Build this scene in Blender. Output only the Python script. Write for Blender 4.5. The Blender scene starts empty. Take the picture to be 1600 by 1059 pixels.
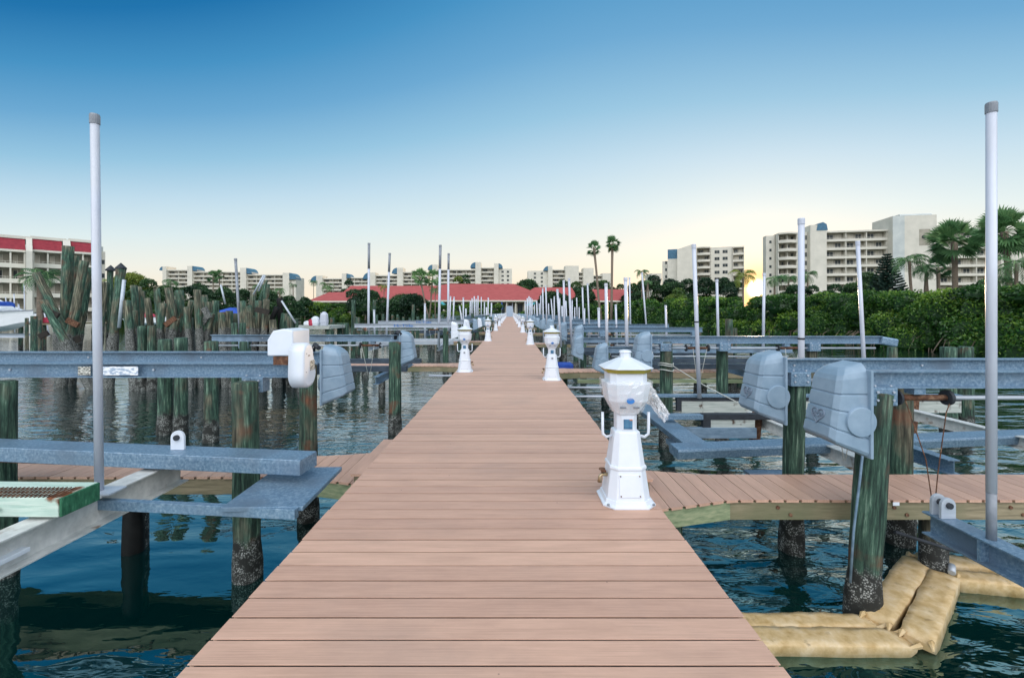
import bpy, math, random
import numpy as np
from mathutils import Vector, Matrix
random.seed(7); rng = np.random.default_rng(7)
SC = bpy.context.scene; C = SC.collection
F = 687.0; VX = 797.0; HY = 487.0; CAMZ = 2.7; DECK = 1.23; FING = 0.93
def P(px, py, Z):
    return Vector(((px-VX)*Z/F, Z, CAMZ-(py-HY)*Z/F))
ORD = ['first','second','third','fourth','fifth','sixth','seventh','eighth','ninth','tenth','eleventh','twelfth','thirteenth','fourteenth','fifteenth','sixteenth','seventeenth','eighteenth','nineteenth','twentieth']
ORD += ['twenty-'+w for w in ORD[:9]] + ['thirtieth'] + ['thirty-'+w for w in ORD[:9]] + ['fortieth'] + ['forty-'+w for w in ORD[:9]] + ['fiftieth'] + ['fifty-'+w for w in ORD[:9]] + ['sixtieth']+ ['sixty-'+w for w in ORD[:9]]

# ------------------------------------------------------------------ materials
def ncol(nt, vec, cols, scale, detail=6, rough=0.6, dist=0.0):
    n = nt.nodes.new('ShaderNodeTexNoise'); n.inputs['Scale'].default_value = scale
    n.inputs['Detail'].default_value = detail; n.inputs['Roughness'].default_value = rough
    n.inputs['Distortion'].default_value = dist
    nt.links.new(vec, n.inputs['Vector'])
    r = nt.nodes.new('ShaderNodeValToRGB'); e = r.color_ramp.elements
    while len(e) < len(cols): e.new(0.5)
    for i, (p, c) in enumerate(cols):
        e[i].position = p; e[i].color = (*c, 1)
    nt.links.new(n.outputs['Fac'], r.inputs['Fac'])
    return r.outputs['Color'], n.outputs['Fac']
def base_mat(name):
    m = bpy.data.materials.new(name); m.use_nodes = True
    nt = m.node_tree; b = nt.nodes['Principled BSDF']
    return m, nt, b
def vec_in(nt, stretch=(1,1,1), rand=True, kind='Object'):
    tc = nt.nodes.new('ShaderNodeTexCoord'); mp = nt.nodes.new('ShaderNodeMapping')
    mp.inputs['Scale'].default_value = stretch
    nt.links.new(tc.outputs[kind], mp.inputs['Vector'])
    if rand:
        oi = nt.nodes.new('ShaderNodeObjectInfo'); mu = nt.nodes.new('ShaderNodeMath'); mu.operation = 'MULTIPLY'
        mu.inputs[1].default_value = 37.0
        nt.links.new(oi.outputs['Random'], mu.inputs[0]); nt.links.new(mu.outputs[0], mp.inputs['Location'])
    return mp.outputs['Vector']
def mixc(nt, fac, a, b):
    mx = nt.nodes.new('ShaderNodeMix'); mx.data_type = 'RGBA'
    if isinstance(fac, float): mx.inputs[0].default_value = fac
    else: nt.links.new(fac, mx.inputs[0])
    for i, x in ((6, a), (7, b)):
        if isinstance(x, tuple): mx.inputs[i].default_value = (*x, 1)
        else: nt.links.new(x, mx.inputs[i])
    return mx.outputs[2]
def ramp(nt, val, a, b, lo=0.0, hi=1.0):
    r = nt.nodes.new('ShaderNodeMapRange'); r.inputs[1].default_value = a; r.inputs[2].default_value = b
    r.inputs[3].default_value = lo; r.inputs[4].default_value = hi
    nt.links.new(val, r.inputs[0]); return r.outputs[0]
def bump(nt, b, h, strength=0.3, dist=0.01):
    bp = nt.nodes.new('ShaderNodeBump'); bp.inputs['Strength'].default_value = strength; bp.inputs['Distance'].default_value = dist
    nt.links.new(h, bp.inputs['Height']); nt.links.new(bp.outputs[0], b.inputs['Normal'])
def matn(name, cols, scale=8, stretch=(1,1,1), rough=0.6, metal=0.0, bmp=0.2, bd=0.005, kind='Object', cols2=None, scale2=1.5, spec=0.5, rand=True):
    m, nt, b = base_mat(name); v = vec_in(nt, stretch, rand, kind)
    if len(cols) == 1: cols = [(0.3, tuple(c*0.9 for c in cols[0])), (0.7, cols[0])]
    c, f = ncol(nt, v, cols, scale)
    if cols2:
        v2 = vec_in(nt, (1,1,1), rand, kind)
        n2 = nt.nodes.new('ShaderNodeTexNoise'); n2.inputs['Scale'].default_value = scale2; n2.inputs['Detail'].default_value = 5
        nt.links.new(v2, n2.inputs['Vector'])
        c = mixc(nt, ramp(nt, n2.outputs['Fac'], cols2[0], cols2[1]), c, cols2[2])
    nt.links.new(c, b.inputs['Base Color'])
    b.inputs['Roughness'].default_value = rough; b.inputs['Metallic'].default_value = metal
    b.inputs['Specular IOR Level'].default_value = spec
    if bmp: bump(nt, b, f, bmp, bd)
    return m
M = {}
M['white'] = matn('white_plastic', [(0.2,(.62,.68,.76)),(0.8,(.72,.77,.84))], 5, rough=0.32, bmp=0.03)
M['pvc'] = matn('pvc', [(0.3,(.44,.48,.57)),(0.7,(.57,.61,.69))], 3, (1,1,.4), rough=0.35, bmp=0.02, cols2=(.55,.8,(.5,.52,.55)))
M['pvc_grey'] = matn('grey_sleeve', [(0.3,(.16,.18,.21)),(0.7,(.27,.30,.34))], 9, rough=0.4, bmp=0.05)
M['grey_plastic'] = matn('grey_plastic', [(0.25,(.17,.26,.35)),(0.75,(.27,.37,.47))], 6, rough=0.42, bmp=0.08, bd=.003, cols2=(.62,.8,(.26,.31,.38)))
M['galv'] = matn('galvanised', [(0.3,(.09,.17,.26)),(0.5,(.165,.27,.38)),(0.7,(.30,.40,.50))], 45, (1,1,1), rough=0.42, metal=0.35, bmp=0.15, bd=.002, cols2=(.5,.72,(.14,.20,.27)), scale2=2.5)
M['galv_dark'] = matn('galvanised_dull', [(0.3,(.11,.19,.27)),(0.7,(.25,.35,.46))], 18, (.3,1,1), rough=0.5, metal=0.25, bmp=0.15, bd=.002, cols2=(.5,.7,(.10,.13,.17)), scale2=1.6)
M['alu'] = matn('aluminium', [(0.3,(.36,.42,.49)),(0.7,(.52,.57,.63))], 12, (.2,1,1), rough=0.4, metal=0.2, bmp=0.08, bd=.002)
M['painted'] = matn('painted_steel', [(0.3,(.48,.50,.49)),(0.7,(.70,.71,.69))], 14, rough=0.5, metal=0.1, bmp=0.2, bd=.003, cols2=(.60,.72,(.22,.12,.06)), scale2=5)
M['rust'] = matn('rusty_steel', [(0.3,(.035,.02,.015)),(0.5,(.12,.05,.025)),(0.7,(.25,.15,.09))], 20, rough=0.85, bmp=0.6)
M['black'] = matn('black_rubber', [(0.3,(.012,.016,.022)),(0.7,(.03,.038,.05))], 15, rough=0.7, bmp=0.2)
M['bluegrey'] = matn('carpeted_bunk', [(0.3,(.02,.035,.055)),(0.7,(.055,.08,.11))], 12, (.3,1,1), rough=0.8, bmp=0.3)
M['brass'] = matn('brass', [(0.3,(.35,.25,.12)),(0.7,(.6,.5,.35))], 20, rough=0.35, metal=0.9, bmp=0.05)
M['gold'] = matn('gold_band', [(0.3,(.30,.27,.03)),(0.7,(.42,.37,.07))], 12, rough=0.35, metal=0.3, bmp=0.02)
M['oldwood'] = matn('treated_board', [(0.25,(.13,.11,.07)),(0.5,(.25,.21,.13)),(0.75,(.36,.30,.20))], 5, (.6,6,8), rough=0.8, bmp=0.5, bd=.004, cols2=(.48,.7,(.13,.14,.075)), scale2=1.2)
M['greenwood'] = matn('green_board', [(0.25,(.12,.17,.09)),(0.5,(.23,.28,.16)),(0.75,(.36,.37,.23))], 5, (.6,6,8), rough=0.8, bmp=0.5, bd=.004)
M['greywood'] = matn('weathered_board', [(0.25,(.25,.29,.26)),(0.5,(.42,.46,.43)),(0.75,(.56,.58,.54))], 4, (.6,6,10), rough=0.85, bmp=0.5, bd=.004, cols2=(.60,.70,(.08,.05,.035)), scale2=6)
M['mintwood'] = matn('mint_timber', [(0.25,(.28,.45,.38)),(0.5,(.48,.62,.54)),(0.75,(.62,.70,.62))], 4, (.7,8,10), rough=0.85, bmp=0.6, bd=.005, cols2=(.62,.68,(.18,.06,.02)), scale2=4)
M['greenend'] = matn('algae_end', [(0.3,(.008,.07,.035)),(0.6,(.03,.16,.08)),(0.8,(.15,.34,.22))], 14, (1,3,1), rough=0.8, bmp=0.5)
M['darkwood_and_shade'] = matn('dark_timber_and_shade', [(.3,(.012,.011,.009)),(.7,(.035,.03,.024))], 5, rough=.9, bmp=.4)  # dark boards; its near-black also paints shade under the finger piers
M['rope'] = matn('rope', [(.3,(.35,.38,.36)),(.7,(.6,.62,.58))], 60, rough=0.9, bmp=.5)
M['blue_logo'] = matn('blue_print', [(.3,(.02,.12,.42)),(.7,(.04,.22,.6))], 6, rough=0.4, bmp=0)
M['logo_grey'] = matn('moulded_mark', [(.3,(.17,.22,.30)),(.7,(.22,.28,.36))], 6, rough=0.45, bmp=0)
M['sticker'] = matn('sticker', [(.45,(.10,.10,.09)),(.55,(.62,.62,.56))], 40, (1,1,2), rough=0.6, bmp=0)
M['torn'] = matn('torn_sticker', [(.45,(.33,.42,.54)),(.52,(.80,.82,.84))], 14, (1,1,2.5), rough=0.6, bmp=0)
M['screen'] = matn('meter_glass', [(.4,(.03,.10,.20)),(.6,(.08,.22,.36))], 14, rough=0.12, bmp=0)
M['amber'] = matn('amber_label', [(.4,(.55,.18,.08)),(.6,(.6,.3,.15))], 14, rough=0.4, bmp=0)
M['boom'] = matn('boom_fabric', [(0.3,(.44,.29,.11)),(0.5,(.60,.44,.23)),(0.72,(.72,.58,.38))], 9, (1,1,1), rough=0.6, bmp=0.8, bd=.012, cols2=(.64,.80,(.22,.16,.08)), scale2=11)
M['hull'] = matn('gelcoat', [(.75,.78,.80)], 2, rough=0.2, bmp=0)
M['canvas_blue'] = matn('blue_canvas', [(0.3,(.01,.05,.32)),(0.7,(.03,.11,.5))], 5, rough=0.8, bmp=.3)
M['canvas_white'] = matn('white_canvas', [(0.3,(.55,.62,.68)),(0.7,(.8,.82,.84))], 5, rough=0.8, bmp=.3)
M['red'] = matn('red_canvas', [(0.3,(.30,.02,.05)),(0.7,(.5,.05,.09))], 5, rough=0.8, bmp=.3)
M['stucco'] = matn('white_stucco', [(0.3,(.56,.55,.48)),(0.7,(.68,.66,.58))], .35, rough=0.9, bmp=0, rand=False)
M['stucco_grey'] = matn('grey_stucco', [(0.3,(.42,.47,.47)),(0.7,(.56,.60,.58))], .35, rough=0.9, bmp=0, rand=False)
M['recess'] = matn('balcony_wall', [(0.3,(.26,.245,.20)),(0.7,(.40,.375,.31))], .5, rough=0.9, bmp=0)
M['glass'] = matn('window_glass', [(0.35,(.02,.03,.035)),(0.6,(.06,.075,.08)),(.8,(.16,.16,.15))], .45, rough=0.08, bmp=0)
M['curtain'] = matn('curtained_glass', [(0.35,(.35,.34,.28)),(0.7,(.58,.54,.44))], .6, rough=0.35, bmp=0)
M['blue_roof'] = matn('blue_metal_roof', [(0.3,(.03,.11,.19)),(0.7,(.06,.18,.28))], 1.2, rough=0.45, bmp=0)
M['red_roof'] = matn('red_tiles', [(0.3,(.28,.06,.06)),(0.7,(.40,.095,.09))], 1.4, (.4,1,3), rough=0.8, bmp=.3, bd=.05)
M['maroon'] = matn('maroon_mansard', [(0.3,(.20,.012,.025)),(0.7,(.30,.03,.045))], 2.0, rough=0.8, bmp=.2)
M['trunk'] = matn('palm_bark', [(0.3,(.12,.09,.065)),(0.7,(.26,.21,.16))], 5, (1,1,4), rough=0.9, bmp=.6, bd=.03)
M['teal_canvas'] = matn('teal_umbrella', [(0.3,(.03,.25,.30)),(0.7,(.08,.4,.45))], 3, rough=.8, bmp=0)

def barn_mat(name, zlo, green=1.0, lim=0.42, pale=1.0):
    m, nt, b = base_mat(name)
    v = vec_in(nt, (13,13,1.0)); v2 = vec_in(nt, (1,1,.45)); v3 = vec_in(nt, (1,1,1))
    brown, f1 = ncol(nt, v, [(p_,tuple(x*pale for x in c_)) for p_,c_ in [(.38,(.014,.018,.012)),(.5,(.065,.065,.045)),(.64,(.19,.18,.125))]], 1.9, 8, .65)
    grn, f2 = ncol(nt, v, [(p_,tuple(x*pale for x in c_)) for p_,c_ in [(.38,(.006,.018,.014)),(.49,(.024,.060,.042)),(.58,(.06,.125,.085)),(.70,(.26,.36,.28))]], 2.3, 8, .7)
    n = nt.nodes.new('ShaderNodeTexNoise'); n.inputs['Scale'].default_value = 3.2; n.inputs['Detail'].default_value = 6
    nt.links.new(v2, n.inputs['Vector'])
    c = mixc(nt, ramp(nt, n.outputs['Fac'], .50-.10*green, .64-.10*green), brown, grn)
    rust, f3 = ncol(nt, v, [(.45,(.10,.035,.02)),(.7,(.25,.10,.05))], 1.0)
    n3 = nt.nodes.new('ShaderNodeTexNoise'); n3.inputs['Scale'].default_value = 2.3; n3.inputs['Detail'].default_value = 4
    nt.links.new(v3, n3.inputs['Vector'])
    c = mixc(nt, ramp(nt, n3.outputs['Fac'], .62, .76), c, rust)
    # tide band of barnacles, from the pile's own height
    tc = nt.nodes.new('ShaderNodeTexCoord'); sx = nt.nodes.new('ShaderNodeSeparateXYZ'); nt.links.new(tc.outputs['Object'], sx.inputs[0])
    vo = nt.nodes.new('ShaderNodeTexVoronoi'); vo.inputs['Scale'].default_value = 60; nt.links.new(v3, vo.inputs['Vector'])
    rb = nt.nodes.new('ShaderNodeValToRGB'); e = rb.color_ramp.elements
    e[0].position = .12; e[0].color = (.46,.48,.46,1); e[1].position = .55; e[1].color = (.03,.033,.03,1)
    nt.links.new(vo.outputs['Distance'], rb.inputs['Fac'])
    n4 = nt.nodes.new('ShaderNodeTexNoise'); n4.inputs['Scale'].default_value = 9; n4.inputs['Detail'].default_value = 6; nt.links.new(v3, n4.inputs['Vector'])
    bc = mixc(nt, ramp(nt, n4.outputs['Fac'], lim, lim+.16), (.018,.02,.018), rb.outputs['Color'])
    ad = nt.nodes.new('ShaderNodeMath'); ad.operation = 'MULTIPLY_ADD'; nt.links.new(n4.outputs['Fac'], ad.inputs[0]); ad.inputs[1].default_value = .35
    nt.links.new(sx.outputs['Z'], ad.inputs[2])
    k = ramp(nt, ad.outputs[0], zlo+.15, zlo+.24, 1, 0)
    c = mixc(nt, k, c, bc)
    nt.links.new(c, b.inputs['Base Color']); b.inputs['Roughness'].default_value = .85
    bump(nt, b, f2, .6, .012)
    return m
M['pile'] = barn_mat('mossy_pile', .40, .9)
M['pile_green'] = barn_mat('green_pile', .42, 1.9)
M['pile_wreck'] = barn_mat('pulled_pile', 2.3, .8, .30, 1.35)
M['pile_wreck_brown'] = barn_mat('pulled_brown_pile', 2.5, .3, .30, 1.45)
M['pile_black'] = matn('black_pile', [(.3,(.003,.0035,.004)),(.7,(.010,.011,.011))], 6, rough=.6, bmp=.2, spec=.25)

def deck_mat():
    m, nt, b = base_mat('composite_decking')
    tc = nt.nodes.new('ShaderNodeTexCoord'); sx = nt.nodes.new('ShaderNodeSeparateXYZ'); nt.links.new(tc.outputs['Object'], sx.inputs[0])
    at = nt.nodes.new('ShaderNodeAttribute'); at.attribute_name = 'board'
    r = nt.nodes.new('ShaderNodeValToRGB'); e = r.color_ramp.elements
    e[0].position = 0; e[0].color = (.58,.355,.26,1); e[1].position = 1; e[1].color = (.70,.44,.32,1)
    nt.links.new(at.outputs['Fac'], r.inputs['Fac'])
    ad = nt.nodes.new('ShaderNodeVectorMath'); ad.operation = 'ADD'
    cb = nt.nodes.new('ShaderNodeCombineXYZ'); mu = nt.nodes.new('ShaderNodeMath'); mu.operation = 'MULTIPLY'; mu.inputs[1].default_value = 91
    nt.links.new(at.outputs['Fac'], mu.inputs[0]); nt.links.new(mu.outputs[0], cb.inputs['Z'])
    nt.links.new(tc.outputs['UV'], ad.inputs[0]); nt.links.new(cb.outputs[0], ad.inputs[1])
    mp = nt.nodes.new('ShaderNodeMapping'); mp.inputs['Scale'].default_value = (2.5, 170, 1); nt.links.new(ad.outputs[0], mp.inputs['Vector'])
    g, gf = ncol(nt, mp.outputs[0], [(.3,(.80,.78,.76)),(.7,(1.0,1.0,1.0))], 1.0, 4)
    mp2 = nt.nodes.new('ShaderNodeMapping'); mp2.inputs['Scale'].default_value = (1, 4, 1); nt.links.new(ad.outputs[0], mp2.inputs['Vector'])
    s, sf = ncol(nt, mp2.outputs[0], [(.30,(.84,.83,.83)),(.6,(1.0,1.0,1.0))], 2.3, 7, .7)
    def mul(a, bb):
        mx = nt.nodes.new('ShaderNodeMix'); mx.data_type = 'RGBA'; mx.blend_type = 'MULTIPLY'; mx.inputs[0].default_value = 1
        nt.links.new(a, mx.inputs[6]); nt.links.new(bb, mx.inputs[7]); return mx.outputs[2]
    c = mul(mul(r.outputs['Color'], g), s)
    # small dark screw marks and scuffs of their own
    vo = nt.nodes.new('ShaderNodeTexVoronoi'); vo.inputs['Scale'].default_value = 5.0
    nt.links.new(tc.outputs['Object'], vo.inputs['Vector'])
    c = mixc(nt, ramp(nt, vo.outputs['Distance'], .016, .034, 1, 0), c, (.16,.10,.08))
    # pale dried drips and scuffs
    mp3 = nt.nodes.new('ShaderNodeMapping'); mp3.inputs['Scale'].default_value = (1,1,1); nt.links.new(tc.outputs['Object'], mp3.inputs['Vector'])
    n5 = nt.nodes.new('ShaderNodeTexNoise'); n5.inputs['Scale'].default_value = 3.3; n5.inputs['Detail'].default_value = 9; n5.inputs['Roughness'].default_value = .72; nt.links.new(mp3.outputs[0], n5.inputs['Vector'])
    c = mixc(nt, ramp(nt, n5.outputs['Fac'], .70, .76, 0, .55), c, (.80,.72,.66))
    n6 = nt.nodes.new('ShaderNodeTexNoise'); n6.inputs['Scale'].default_value = .9; n6.inputs['Detail'].default_value = 7; n6.inputs['Roughness'].default_value = .65; nt.links.new(mp3.outputs[0], n6.inputs['Vector'])
    c = mixc(nt, ramp(nt, n6.outputs['Fac'], .52, .72, 0, .35), c, (.36,.25,.20))
    nt.links.new(c, b.inputs['Base Color']); b.inputs['Roughness'].default_value = .50; b.inputs['Specular IOR Level'].default_value = .6
    bump(nt, b, gf, .35, .002)
    return m
M['deck'] = deck_mat()

def leaf_mat(name, a, bb, c, scale=.7, trans=.35):
    m, nt, b = base_mat(name); nt.nodes.remove(b)
    at = nt.nodes.new('ShaderNodeAttribute'); at.attribute_name = 'tint'
    r = nt.nodes.new('ShaderNodeValToRGB'); e = r.color_ramp.elements; e.new(.5)
    for i, col in enumerate((a, bb, c)): e[i].position = i*.5; e[i].color = (*col, 1)
    nt.links.new(at.outputs['Fac'], r.inputs['Fac'])
    d = nt.nodes.new('ShaderNodeBsdfDiffuse'); t = nt.nodes.new('ShaderNodeBsdfTranslucent'); g = nt.nodes.new('ShaderNodeBsdfGlossy')
    g.inputs['Roughness'].default_value = .45; g.inputs['Color'].default_value = (.6,.65,.6,1)
    mx = nt.nodes.new('ShaderNodeMixShader'); mx.inputs[0].default_value = trans
    mg = nt.nodes.new('ShaderNodeMixShader'); mg.inputs[0].default_value = .06
    nt.links.new(r.outputs[0], d.inputs[0]); nt.links.new(r.outputs[0], t.inputs[0])
    nt.links.new(d.outputs[0], mx.inputs[1]); nt.links.new(t.outputs[0], mx.inputs[2])
    nt.links.new(mx.outputs[0], mg.inputs[1]); nt.links.new(g.outputs[0], mg.inputs[2])
    nt.links.new(mg.outputs[0], nt.nodes['Material Output'].inputs['Surface'])
    return m
M['mangrove'] = leaf_mat('mangrove_leaves', (.005,.030,.005), (.042,.14,.018), (.24,.38,.04))
M['leaf'] = leaf_mat('tree_leaves', (.008,.035,.018), (.03,.09,.03), (.09,.17,.05))
M['palm'] = leaf_mat('palm_leaves', (.04,.11,.05), (.13,.28,.11), (.34,.48,.20))
M['frond_yellow'] = leaf_mat('yellowing_leaves', (.05,.12,.02), (.16,.24,.04), (.32,.34,.06))
M['conifer'] = leaf_mat('conifer_needles', (.004,.02,.015), (.01,.04,.028), (.025,.065,.04), trans=.1)

# ------------------------------------------------------------------ mesh builder
class MB:
    def __init__(s): s.v = []; s.f = []; s.sm = []; s.att = None
    def add(s, vs, fs, smooth=False):
        o = len(s.v); s.v += [tuple(x) for x in vs]
        for f in fs: s.f.append(tuple(i+o for i in f)); s.sm.append(smooth)
        return s
    def box(s, c, d, R=None):
        c = Vector(c); hx, hy, hz = d[0]/2, d[1]/2, d[2]/2
        vs = [Vector((x*hx, y*hy, z*hz)) for z in (-1,1) for y in (-1,1) for x in (-1,1)]
        if R is not None: vs = [R @ v for v in vs]
        vs = [c+v for v in vs]
        return s.add(vs, [(0,2,3,1),(4,5,7,6),(0,1,5,4),(2,6,7,3),(0,4,6,2),(1,3,7,5)])
    def bb(s, x0, x1, y0, y1, z0, z1):
        return s.box(((x0+x1)/2,(y0+y1)/2,(z0+z1)/2), (abs(x1-x0),abs(y1-y0),abs(z1-z0)))
    def loft(s, rings, smooth=True, closed=True, caps=True):
        n = len(rings[0]); vs = [p for r in rings for p in r]; fs = []
        for i in range(len(rings)-1):
            for j in range(n if closed else n-1):
                k = (j+1) % n
                fs.append((i*n+j, i*n+k, (i+1)*n+k, (i+1)*n+j))
        s.add(vs, fs, smooth)
        if caps and closed:
            o = len(s.v)-len(vs)
            s.f.append(tuple(o+j for j in reversed(range(n)))); s.sm.append(False)
            s.f.append(tuple(o+(len(rings)-1)*n+j for j in range(n))); s.sm.append(False)
        return s
    def tube(s, pts, rad, n=8, caps=True, smooth=True):
        pts = [Vector(p) for p in pts]
        if not isinstance(rad, (list, tuple)): rad = [rad]*len(pts)
        rings = []; ref = None
        for i, p in enumerate(pts):
            a = pts[max(i-1,0)]; b = pts[min(i+1,len(pts)-1)]; d = (b-a).normalized()
            if ref is None: ref = Vector((0,0,1)) if abs(d.z) < .9 else Vector((1,0,0))
            u = (ref - d*ref.dot(d)).normalized(); w = d.cross(u); ref = u
            rings.append([p+(u*math.cos(t)+w*math.sin(t))*rad[i] for t in [2*math.pi*k/n for k in range(n)]])
        return s.loft(rings, smooth, True, caps)
    def cyl(s, p, q, r, r2=None, n=12): return s.tube([p, q], [r, r if r2 is None else r2], n)
    def lathe(s, prof, n=8, off=0.0, c=(0,0,0), smooth=False):
        rings = [[(c[0]+r*math.cos(2*math.pi*(k+off)/n), c[1]+r*math.sin(2*math.pi*(k+off)/n), c[2]+z) for k in range(n)] for r, z in prof]
        return s.loft(rings, smooth)
    def ext(s, p, q, prof, up=(0,0,1), smooth=False):
        p = Vector(p); q = Vector(q); d = (q-p).normalized(); up = Vector(up); u = d.cross(up).normalized(); w = u.cross(d)
        return s.loft([[o+u*a+w*b for a, b in prof] for o in (p, q)], smooth)
    def ibeam(s, p, q, w, h, tf=.012, tw=.01):
        a, t = w/2, tw/2
        return s.ext(p, q, [(-a,-h),(a,-h),(a,-h+tf),(t,-h+tf),(t,-tf),(a,-tf),(a,0),(-a,0),(-a,-tf),(-t,-tf),(-t,-h+tf),(-a,-h+tf)])
    def build(s, name, mat, parent=None, loc=None, bevel=0, seg=2):
        me = bpy.data.meshes.new(name); me.from_pydata(s.v, [], s.f)
        me.polygons.foreach_set('use_smooth', s.sm); me.update()
        o = bpy.data.objects.new(name, me); C.objects.link(o); me.materials.append(M[mat] if isinstance(mat, str) else mat)
        if parent: o.parent = parent
        if loc is not None: o.location = loc
        if bevel:
            b = o.modifiers.new('bevel', 'BEVEL'); b.width = bevel; b.segments = seg; b.limit_method = 'ANGLE'; b.angle_limit = .6
        return o
def tag(o, label=None, cat=None, group=None, kind=None):
    if label: o['label'] = label
    if cat: o['category'] = cat
    if group: o['group'] = group
    if kind: o['kind'] = kind
    return o
def thing(name, loc=(0,0,0), rz=0):
    o = bpy.data.objects.new(name, None); C.objects.link(o); o.location = loc; o.rotation_euler = (0,0,rz); o.empty_display_size = .2
    return o
def kids(o): return [c for c in ALLKIDS.get(o.name, [])]
def copy_tree(o, parent=None):
    c = o.copy(); C.objects.link(c)
    if parent: c.parent = parent
    for ch in list(o.children): copy_tree(ch, c)
    return c

def leafmesh(name, ctr, size, mat, parent=None, tint=None, up=0.3, aspect=.5, loc=(0,0,0)):
    """many small leaf faces: ctr Nx3, one rhombus each"""
    n = len(ctr); d = rng.normal(size=(n,3)); d /= np.linalg.norm(d, axis=1)[:,None]
    e = rng.normal(size=(n,3)); e -= d*(np.sum(d*e, axis=1))[:,None]; e /= np.linalg.norm(e, axis=1)[:,None]
    sz = size*(.6+.8*rng.random(n))[:,None]
    U = d*sz; V = e*sz*aspect
    vs = np.stack([ctr-U, ctr-V, ctr+U, ctr+V], axis=1).reshape(-1,3)
    me = bpy.data.meshes.new(name); me.vertices.add(4*n); me.loops.add(4*n); me.polygons.add(n)
    me.vertices.foreach_set('co', vs.astype(np.float32).ravel())
    me.loops.foreach_set('vertex_index', np.arange(4*n, dtype=np.int32))
    me.polygons.foreach_set('loop_start', np.arange(0, 4*n, 4, dtype=np.int32))
    me.update(calc_edges=True)
    if tint is None: tint = rng.random(n)
    a = me.attributes.new('tint', 'FLOAT', 'FACE'); a.data.foreach_set('value', np.clip(tint,0,1).astype(np.float32))
    me.materials.append(M[mat]); o = bpy.data.objects.new(name, me); C.objects.link(o)
    if parent: o.parent = parent
    o.location = loc
    return o
def shell_points(c, r, n, lo=-.35):
    d = rng.normal(size=(n,3)); d /= np.linalg.norm(d, axis=1)[:,None]
    d[:,2] = np.where(d[:,2] < lo, -d[:,2], d[:,2])
    rad = 1.0-.28*rng.random(n)**2 + .08*rng.normal(size=n)
    return np.array(c)+d*np.array(r)*rad[:,None], d
def blades(name, tris, mat, parent, tint):
    me = bpy.data.meshes.new(name)
    vs = [p for t in tris for p in t]; fs = []; k = 0
    for t in tris: fs.append(tuple(range(k, k+len(t)))); k += len(t)
    me.from_pydata([tuple(v) for v in vs], [], fs); me.update()
    a = me.attributes.new('tint', 'FLOAT', 'FACE'); a.data.foreach_set('value', np.array(tint, dtype=np.float32))
    me.materials.append(M[mat]); o = bpy.data.objects.new(name, me); C.objects.link(o); o.parent = parent
    return o

# ------------------------------------------------------------------ camera, world, sun
cam = bpy.data.cameras.new('camera'); co = bpy.data.objects.new('camera', cam); C.objects.link(co)
co.location = (0,0,CAMZ); co.rotation_euler = (math.pi/2,0,0)
cam.sensor_width = 36; cam.lens = 36*F/1600; cam.shift_x = (800-VX)/1600; cam.shift_y = -(529.5-HY)/1600
cam.clip_start = .05; cam.clip_end = 6000; SC.camera = co
SUN_AZ = math.atan((1183-VX)/F); SUN_EL = math.atan(36/math.hypot(F, 1183-VX))
sd = Vector((math.sin(SUN_AZ)*math.cos(SUN_EL), math.cos(SUN_AZ)*math.cos(SUN_EL), math.sin(SUN_EL)))
w = bpy.data.worlds.new('World'); SC.world = w; w.use_nodes = True; nt = w.node_tree
bg = nt.nodes['Background']
def mth(op, a, b=None, c=None):
    n = nt.nodes.new('ShaderNodeMath'); n.operation = op
    for i, x in enumerate((a, b, c)):
        if x is None: continue
        if isinstance(x, (int, float)): n.inputs[i].default_value = x
        else: nt.links.new(x, n.inputs[i])
    return n.outputs[0]
tc = nt.nodes.new('ShaderNodeTexCoord'); sx = nt.nodes.new('ShaderNodeSeparateXYZ'); nt.links.new(tc.outputs['Generated'], sx.inputs[0])
X, Y, Zc = sx.outputs
hl = mth('SQRT', mth('ADD', mth('MULTIPLY', X, X), mth('ADD', mth('MULTIPLY', Y, Y), 1e-5)))
ca = mth('DIVIDE', mth('ADD', mth('MULTIPLY', X, math.sin(math.radians(14))), mth('MULTIPLY', Y, math.cos(math.radians(14)))), hl)
u = mth('MULTIPLY', mth('MAXIMUM', Zc, 0.0), mth('ADD', 1.0, mth('MULTIPLY', mth('SUBTRACT', 1.0, mth('MAXIMUM', ca, -.1)), 1.45)))
def s2l(c): return tuple(((x/255)/12.92 if x/255 <= .04045 else ((x/255+.055)/1.055)**2.4) for x in c)
r = nt.nodes.new('ShaderNodeValToRGB'); e = r.color_ramp.elements
stops = [(0.0,(246,229,204)),(.06,(238,227,208)),(.13,(229,230,222)),(.21,(211,226,229)),(.31,(183,210,226)),(.41,(142,188,215)),(.52,(100,160,201)),(.63,(62,138,187)),(.75,(18,108,165)),(.87,(0,98,142)),(1.0,(0,92,112))]
while len(e) < len(stops): e.new(.5)
for i, (p, c) in enumerate(stops): e[i].position = p; e[i].color = (*s2l(c), 1)
nt.links.new(u, r.inputs['Fac'])
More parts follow.
